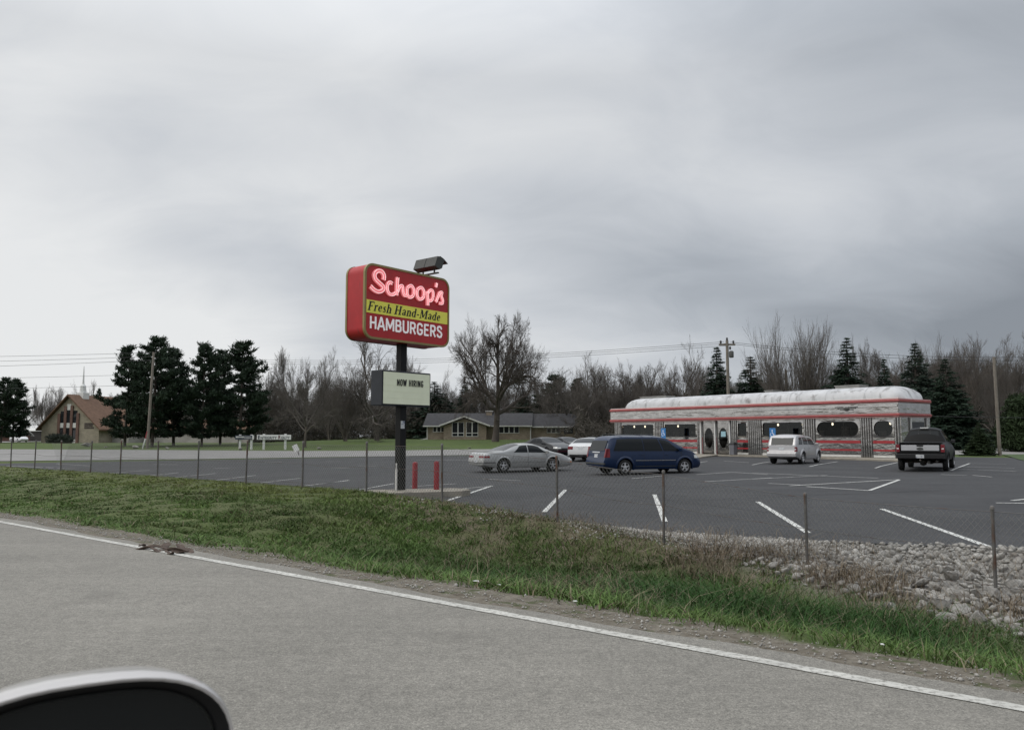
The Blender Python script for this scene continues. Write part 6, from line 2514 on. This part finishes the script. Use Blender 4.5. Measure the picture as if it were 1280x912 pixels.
# pines by the church and the street
for i, (px, top, Y, hf, lab) in enumerate([
    (158, 431, 112, 21, 'broad dark pine overlapping the church roof, leftmost of the big pine group'),
    (192, 420, 108, 27, 'tallest dark pine just behind the bare utility pole'),
    (219, 434, 116, 22, 'dark pine between the bare pole and the bright gap in the pine group'),
    (254, 428, 110, 20, 'dark pine with bright gaps through its middle, centre right of the pine group'),
    (277, 436, 119, 20, 'shorter dark pine behind the right half of the pine group'),
    (301, 425, 112, 25, 'dark pine at the right end of the big pine group, above the lawn signs'),
    (4, 471, 145, 16, 'dark pine cut by the left edge of the picture'),
    (19, 472, 150, 14, 'dark pine at the left edge, nearer the church than its neighbour')]):
    plant('pine%d' % (i % 5), px, top, Y, lab, hf * 1.36, group='dark pines left of the sign')
plant('pine1', 124, 485, 175, 'small dark evergreen peeping over the church roof right of the steeple', 7)
plant('round', 382, 437, 104, 'round bare brown tree between the pines and the red pole sign', 52)
plant('wide', 472, 414, 122, 'big bare tree right behind the red sign pole', 62)
plant('fan', 433, 460, 120, 'bare multi-stemmed tree between the round brown tree and the sign pole', 30)
plant('oak', 619, 395, 118, 'big spreading bare tree with a thick trunk in front of the ranch house', 70, rot=2.2)
plant('pine2', 690, 467, 155, 'dark pine with open gaps behind the right half of the ranch house roof', 24)
plant('pine0', 722, 472, 158, 'dark pine right of the open pine behind the ranch house', 18)
plant('slim', 655, 487, 150, 'small dark spruce behind the house just right of the big bare tree', 16)
plant('slim', 581, 470, 160, 'small dark evergreen behind the house just left of the big bare tree', 12)
plant('spruce0', 543, 476, 152, 'dark evergreen mass right of the message board and left of the house gable', 28)
# behind the diner
plant('slim', 897, 432, 98, 'open dark spruce just left of the pole behind the diner roof', 22)
plant('spruce2', 939, 444, 99, 'squat dark spruce just right of the pole behind the diner roof', 30)
plant('fan', 1000, 401, 95, 'tall fan-shaped bare tree above the middle of the diner roof', 52)
plant('spruce0', 1061, 420, 92, 'dense pointed spruce above the right half of the diner roof', 28)
plant('slim', 1107, 447, 100, 'small dark spruce between the pointed spruce and the big spruces at the right', 17)
plant('spruce1', 1146, 427, 84, 'tall grey-green spruce behind the right end of the diner', 28)
plant('spruce2', 1184, 447, 80, 'wide dark spruce behind the pickup truck', 28)
plant('round', 1078, 424, 108, 'bare tree peeping out right of the dense pointed spruce', 26)
plant('shrub', 1221, 527, 63, 'small bushy green evergreen beside the pole at the right', 13, name='evergreen_shrub', cat='shrub')
for k, (px, top, Y, hf, lab) in enumerate([
    (735, 441, 128, 24, 'tall thin bare tree just left of the diner, standing above the woods'),
    (762, 462, 122, 26, 'bare brown tree above the left end of the diner roof'),
    (795, 452, 126, 28, 'bare tree second from the left end of the diner roof'),
    (822, 460, 118, 26, 'low bare tree left of the forked tree behind the diner'),
    (851, 425, 114, 24, 'forked bare tree standing tallest left of the diner pole'),
    (876, 455, 120, 22, 'bare tree tucked left of the open spruce behind the diner'),
    (968, 450, 112, 22, 'bare tree low at the left foot of the fan-shaped tree'),
    (1033, 440, 112, 24, 'bare tree between the fan-shaped tree and the pointed spruce'),
    (1096, 462, 116, 22, 'low bare tree left of the tall spruces at the right'),
    (1124, 452, 110, 22, 'bare tree peeping out left of the tall grey-green spruce'),
    (1172, 430, 104, 26, 'bare reddish tree rising behind the tall grey-green spruce'),
    (1197, 424, 102, 26, 'bare reddish tree rising behind the wide dark spruce'),
    (1220, 421, 100, 26, 'bare reddish tree above the small bushy evergreen'),
    (1243, 424, 104, 24, 'bare reddish tree directly behind the pole at the right'),
    (1262, 420, 98, 24, 'bare reddish tree right of the pole beside the bushy evergreen'),
    (1279, 418, 96, 26, 'bare tree cut by the right edge of the picture'),
    (1208, 450, 90, 20, 'young bare tree in front of the reddish woods, right of the wide spruce'),
    (1240, 455, 88, 20, 'young bare tree in front of the reddish woods, at the right-hand pole')]):
    plant(['thin', 'wide', 'tall', 'round', 'fan', 'thin', 'tall'][k % 7] if k != 4 else 'tall', px, top, Y, lab, hf * 1.45, group='bare trees along the edge of the woods')
for k, (px, top, Y, hf, lab) in enumerate([
    (52, 482, 200, 14, 'small bare tree behind the lawn left of the church'),
    (68, 487, 205, 12, 'small bare tree touching the left slope of the church roof'),
    (92, 478, 205, 14, 'bare tree behind the foot of the steeple'),
    (112, 476, 200, 15, 'bare tree showing over the church roof right of the steeple'),
    (345, 462, 150, 20, 'bare tree between the pines and the round brown tree'),
    (412, 458, 145, 20, 'bare tree behind the right side of the round brown tree'),
    (560, 462, 165, 20, 'bare tree in the gap between the message board and the big bare tree'),
    (600, 475, 160, 18, 'bare tree behind the ranch house chimney'),
    (500, 450, 150, 24, 'bare tree behind the right side of the message board'),
    (705, 480, 165, 16, 'bare tree behind the right end of the ranch house roof')]):
    plant(['round', 'fan', 'tall', 'wide'][k % 4], px, top, Y, lab, hf, group='bare trees behind the church and the house')

# clipped hedge at the church and the arborvitae at the right edge
def leafy(name, boxes, mat_, size, seed, per):
    rg = np.random.default_rng(seed)
    pts = []
    for (cx, cy, cz, rx, ry, rz_), n in boxes:
        v = rg.normal(0, 1, (n, 3))
        v /= np.linalg.norm(v, axis=1, keepdims=True)
        v = np.sign(v) * np.abs(v) ** .7 * rg.uniform(.6, 1.05, (n, 1))
        pts.append(v * np.array([rx, ry, rz_]) + np.array([cx, cy, cz]))
    V, T = needles(np.concatenate(pts), size, rg, per, 1.0)
    return np_mesh('foliage', V, T, mat_)


hc = at(75, 553.5, 140)
t = thing('hedge', (hc.x, 140, gz(hc.x, 140)), R(-38), 'low dark clipped hedge along the front of the church', 'hedge')
link('foliage', leafy('hedge', [((0, 0, .75, 3.0, .8, .8), 700), ((-2.2, -.2, .7, 1.6, .9, .85), 400), ((2.6, 0, .6, 1.6, .7, .6), 300)], M['hedge'], .22, 3, 5), t)
MB().tube([(-3, 0, -.1), (-3, 0, .5)], .05, 6).tube([(0, 0, -.1), (0, 0, .5)], .05, 6).tube([(2.5, 0, -.1), (2.5, 0, .5)], .05, 6).build('stem', M['bark_dark'], t)
for k, (px, top, Y, rx, lab) in enumerate([(1279, 489, 74, 1.9, 'yellow-green evergreen cut by the right edge of the picture'), (1258, 520, 82, 1.2, 'lower yellow-green evergreen left of the one at the right edge')]):
    u = ray(px, 500)
    X = u[0] / u[1] * Y
    g0 = gz(X, Y)
    h = at(px, top, Y).z - g0
    t = thing('arborvitae', (X, Y, g0), 0, lab, 'shrub', 'yellow-green evergreens at the right')
    link('foliage', leafy('f', [((0, 0, h * .34, rx, rx, h * .36), 1300), ((.2, 0, h * .62, rx * .8, rx * .8, h * .34), 900), ((-.5, .2, h * .25, rx * .8, rx, h * .25), 500)], M['cedar'], .24, 7 + k, 6), t)
    MB().tube([(0, 0, -.2), (0, 0, h * .7)], [.14, .05], 7).build('trunk', M['bark_dark'], t)


# the far-off wood and its undergrowth, which read as one mass
def far_wood():
    rg = np.random.default_rng(77)
    VV, FF, off = [], [], 0
    srcs = []
    for key in ('thin', 'tall', 'round', 'wide'):
        me = BARE[key][1]
        co = np.empty(len(me.vertices) * 3, np.float32)
        me.vertices.foreach_get('co', co)
        q = np.empty(len(me.polygons) * 4, np.int32)
        me.loops.foreach_get('vertex_index', q)
        srcs.append((co.reshape(-1, 3), q.reshape(-1, 4), BARE[key][2]))
        tm = BARE[key][0]
    spots = []
    for k in range(46):
        px = 690 + (1330 - 690) * (k + rg.uniform(0, 1)) / 46
        spots.append((px, rg.uniform(118, 160), rg.uniform(452, 486) - (18 if px > 1110 else 0)))
    for k in range(30):
        px = 330 + (700 - 330) * (k + rg.uniform(0, 1)) / 30
        spots.append((px, rg.uniform(150, 185), rg.uniform(470, 500)))
    for k in range(16):
        px = -40 + 380 * (k + rg.uniform(0, 1)) / 16
        spots.append((px, rg.uniform(215, 260), rg.uniform(484, 506)))
    for k in range(34):
        px = 640 + 700 * (k + rg.uniform(0, 1)) / 34
        spots.append((px, rg.uniform(165, 200), rg.uniform(470, 492)))
    for px, Y, top in spots:
        co, q, h = srcs[rg.integers(0, 4)]
        u = ray(px, 500)
        X = u[0] / u[1] * Y
        g0 = gz(X, Y)
        H = at(px, top, Y).z - g0
        a = rg.uniform(0, 6.28)
        s_ = H / h
        sx = s_ * rg.uniform(.75, 1.1)
        # keep only part of the twigs: they are far away
        n8 = len(q)
        pass
        V = np.stack([(co[:, 0] * math.cos(a) - co[:, 1] * math.sin(a)) * sx + X, (co[:, 0] * math.sin(a) + co[:, 1] * math.cos(a)) * sx + Y, co[:, 2] * s_ + g0], -1)
        VV.append(V)
        FF.append(q + off)
        off += len(co)
    me = np_mesh('far_wood', np.concatenate(VV), np.concatenate(FF), M['bark_brown'])
    tag(link('far_wood', me), kind='stuff')
    # undergrowth: twiggy scrub
    n = 170000
    px = rg.uniform(315, 1330, n)
    Y = np.where(px < 720, rg.uniform(146, 190, n), rg.uniform(96, 165, n))
    X = (px - 640) / 1000 * Y
    ok = ~((px > 1185) & (Y < 100))
    X, Y, px = X[ok], Y[ok], px[ok]
    n = len(X)
    hmax = 2.6 + 1.5 * np.sin(X * .35) + 1.3 * np.sin(X * .9 + 1) + 1.5 * (px > 690) + 1.4 * (px < 560) + 2.5 * sstep(Y, 140, 160)
    z = rg.power(1.1, n) * np.maximum(hmax, 2.3)
    g0 = ground_z(X, Y)
    P = np.stack([X, Y, g0 + z], -1)
    d = rg.normal(0, 1, (n, 3)) * np.array([.7, .7, .9])
    d /= np.linalg.norm(d, axis=1, keepdims=True)
    b = np.cross(d, rg.normal(0, 1, (n, 3)))
    b /= np.linalg.norm(b, axis=1, keepdims=True)
    L = rg.uniform(.5, 1.3, n)[:, None]
    V = np.stack([P - b * .06, P + b * .06, P + d * L], 1).reshape(-1, 3)
    T = np.arange(n * 3).reshape(-1, 3)
    tag(link('undergrowth', np_mesh('undergrowth', V, T, M['brush'])), kind='stuff')


far_wood()

# unseen copy of the woods, added behind the camera for steel and glass to reflect
for nm in ('far_wood', 'undergrowth'):
    o = link(nm, bpy.data.objects[nm].data, None, (20, 60, -.2), math.pi)
    tag(o, kind='stuff')
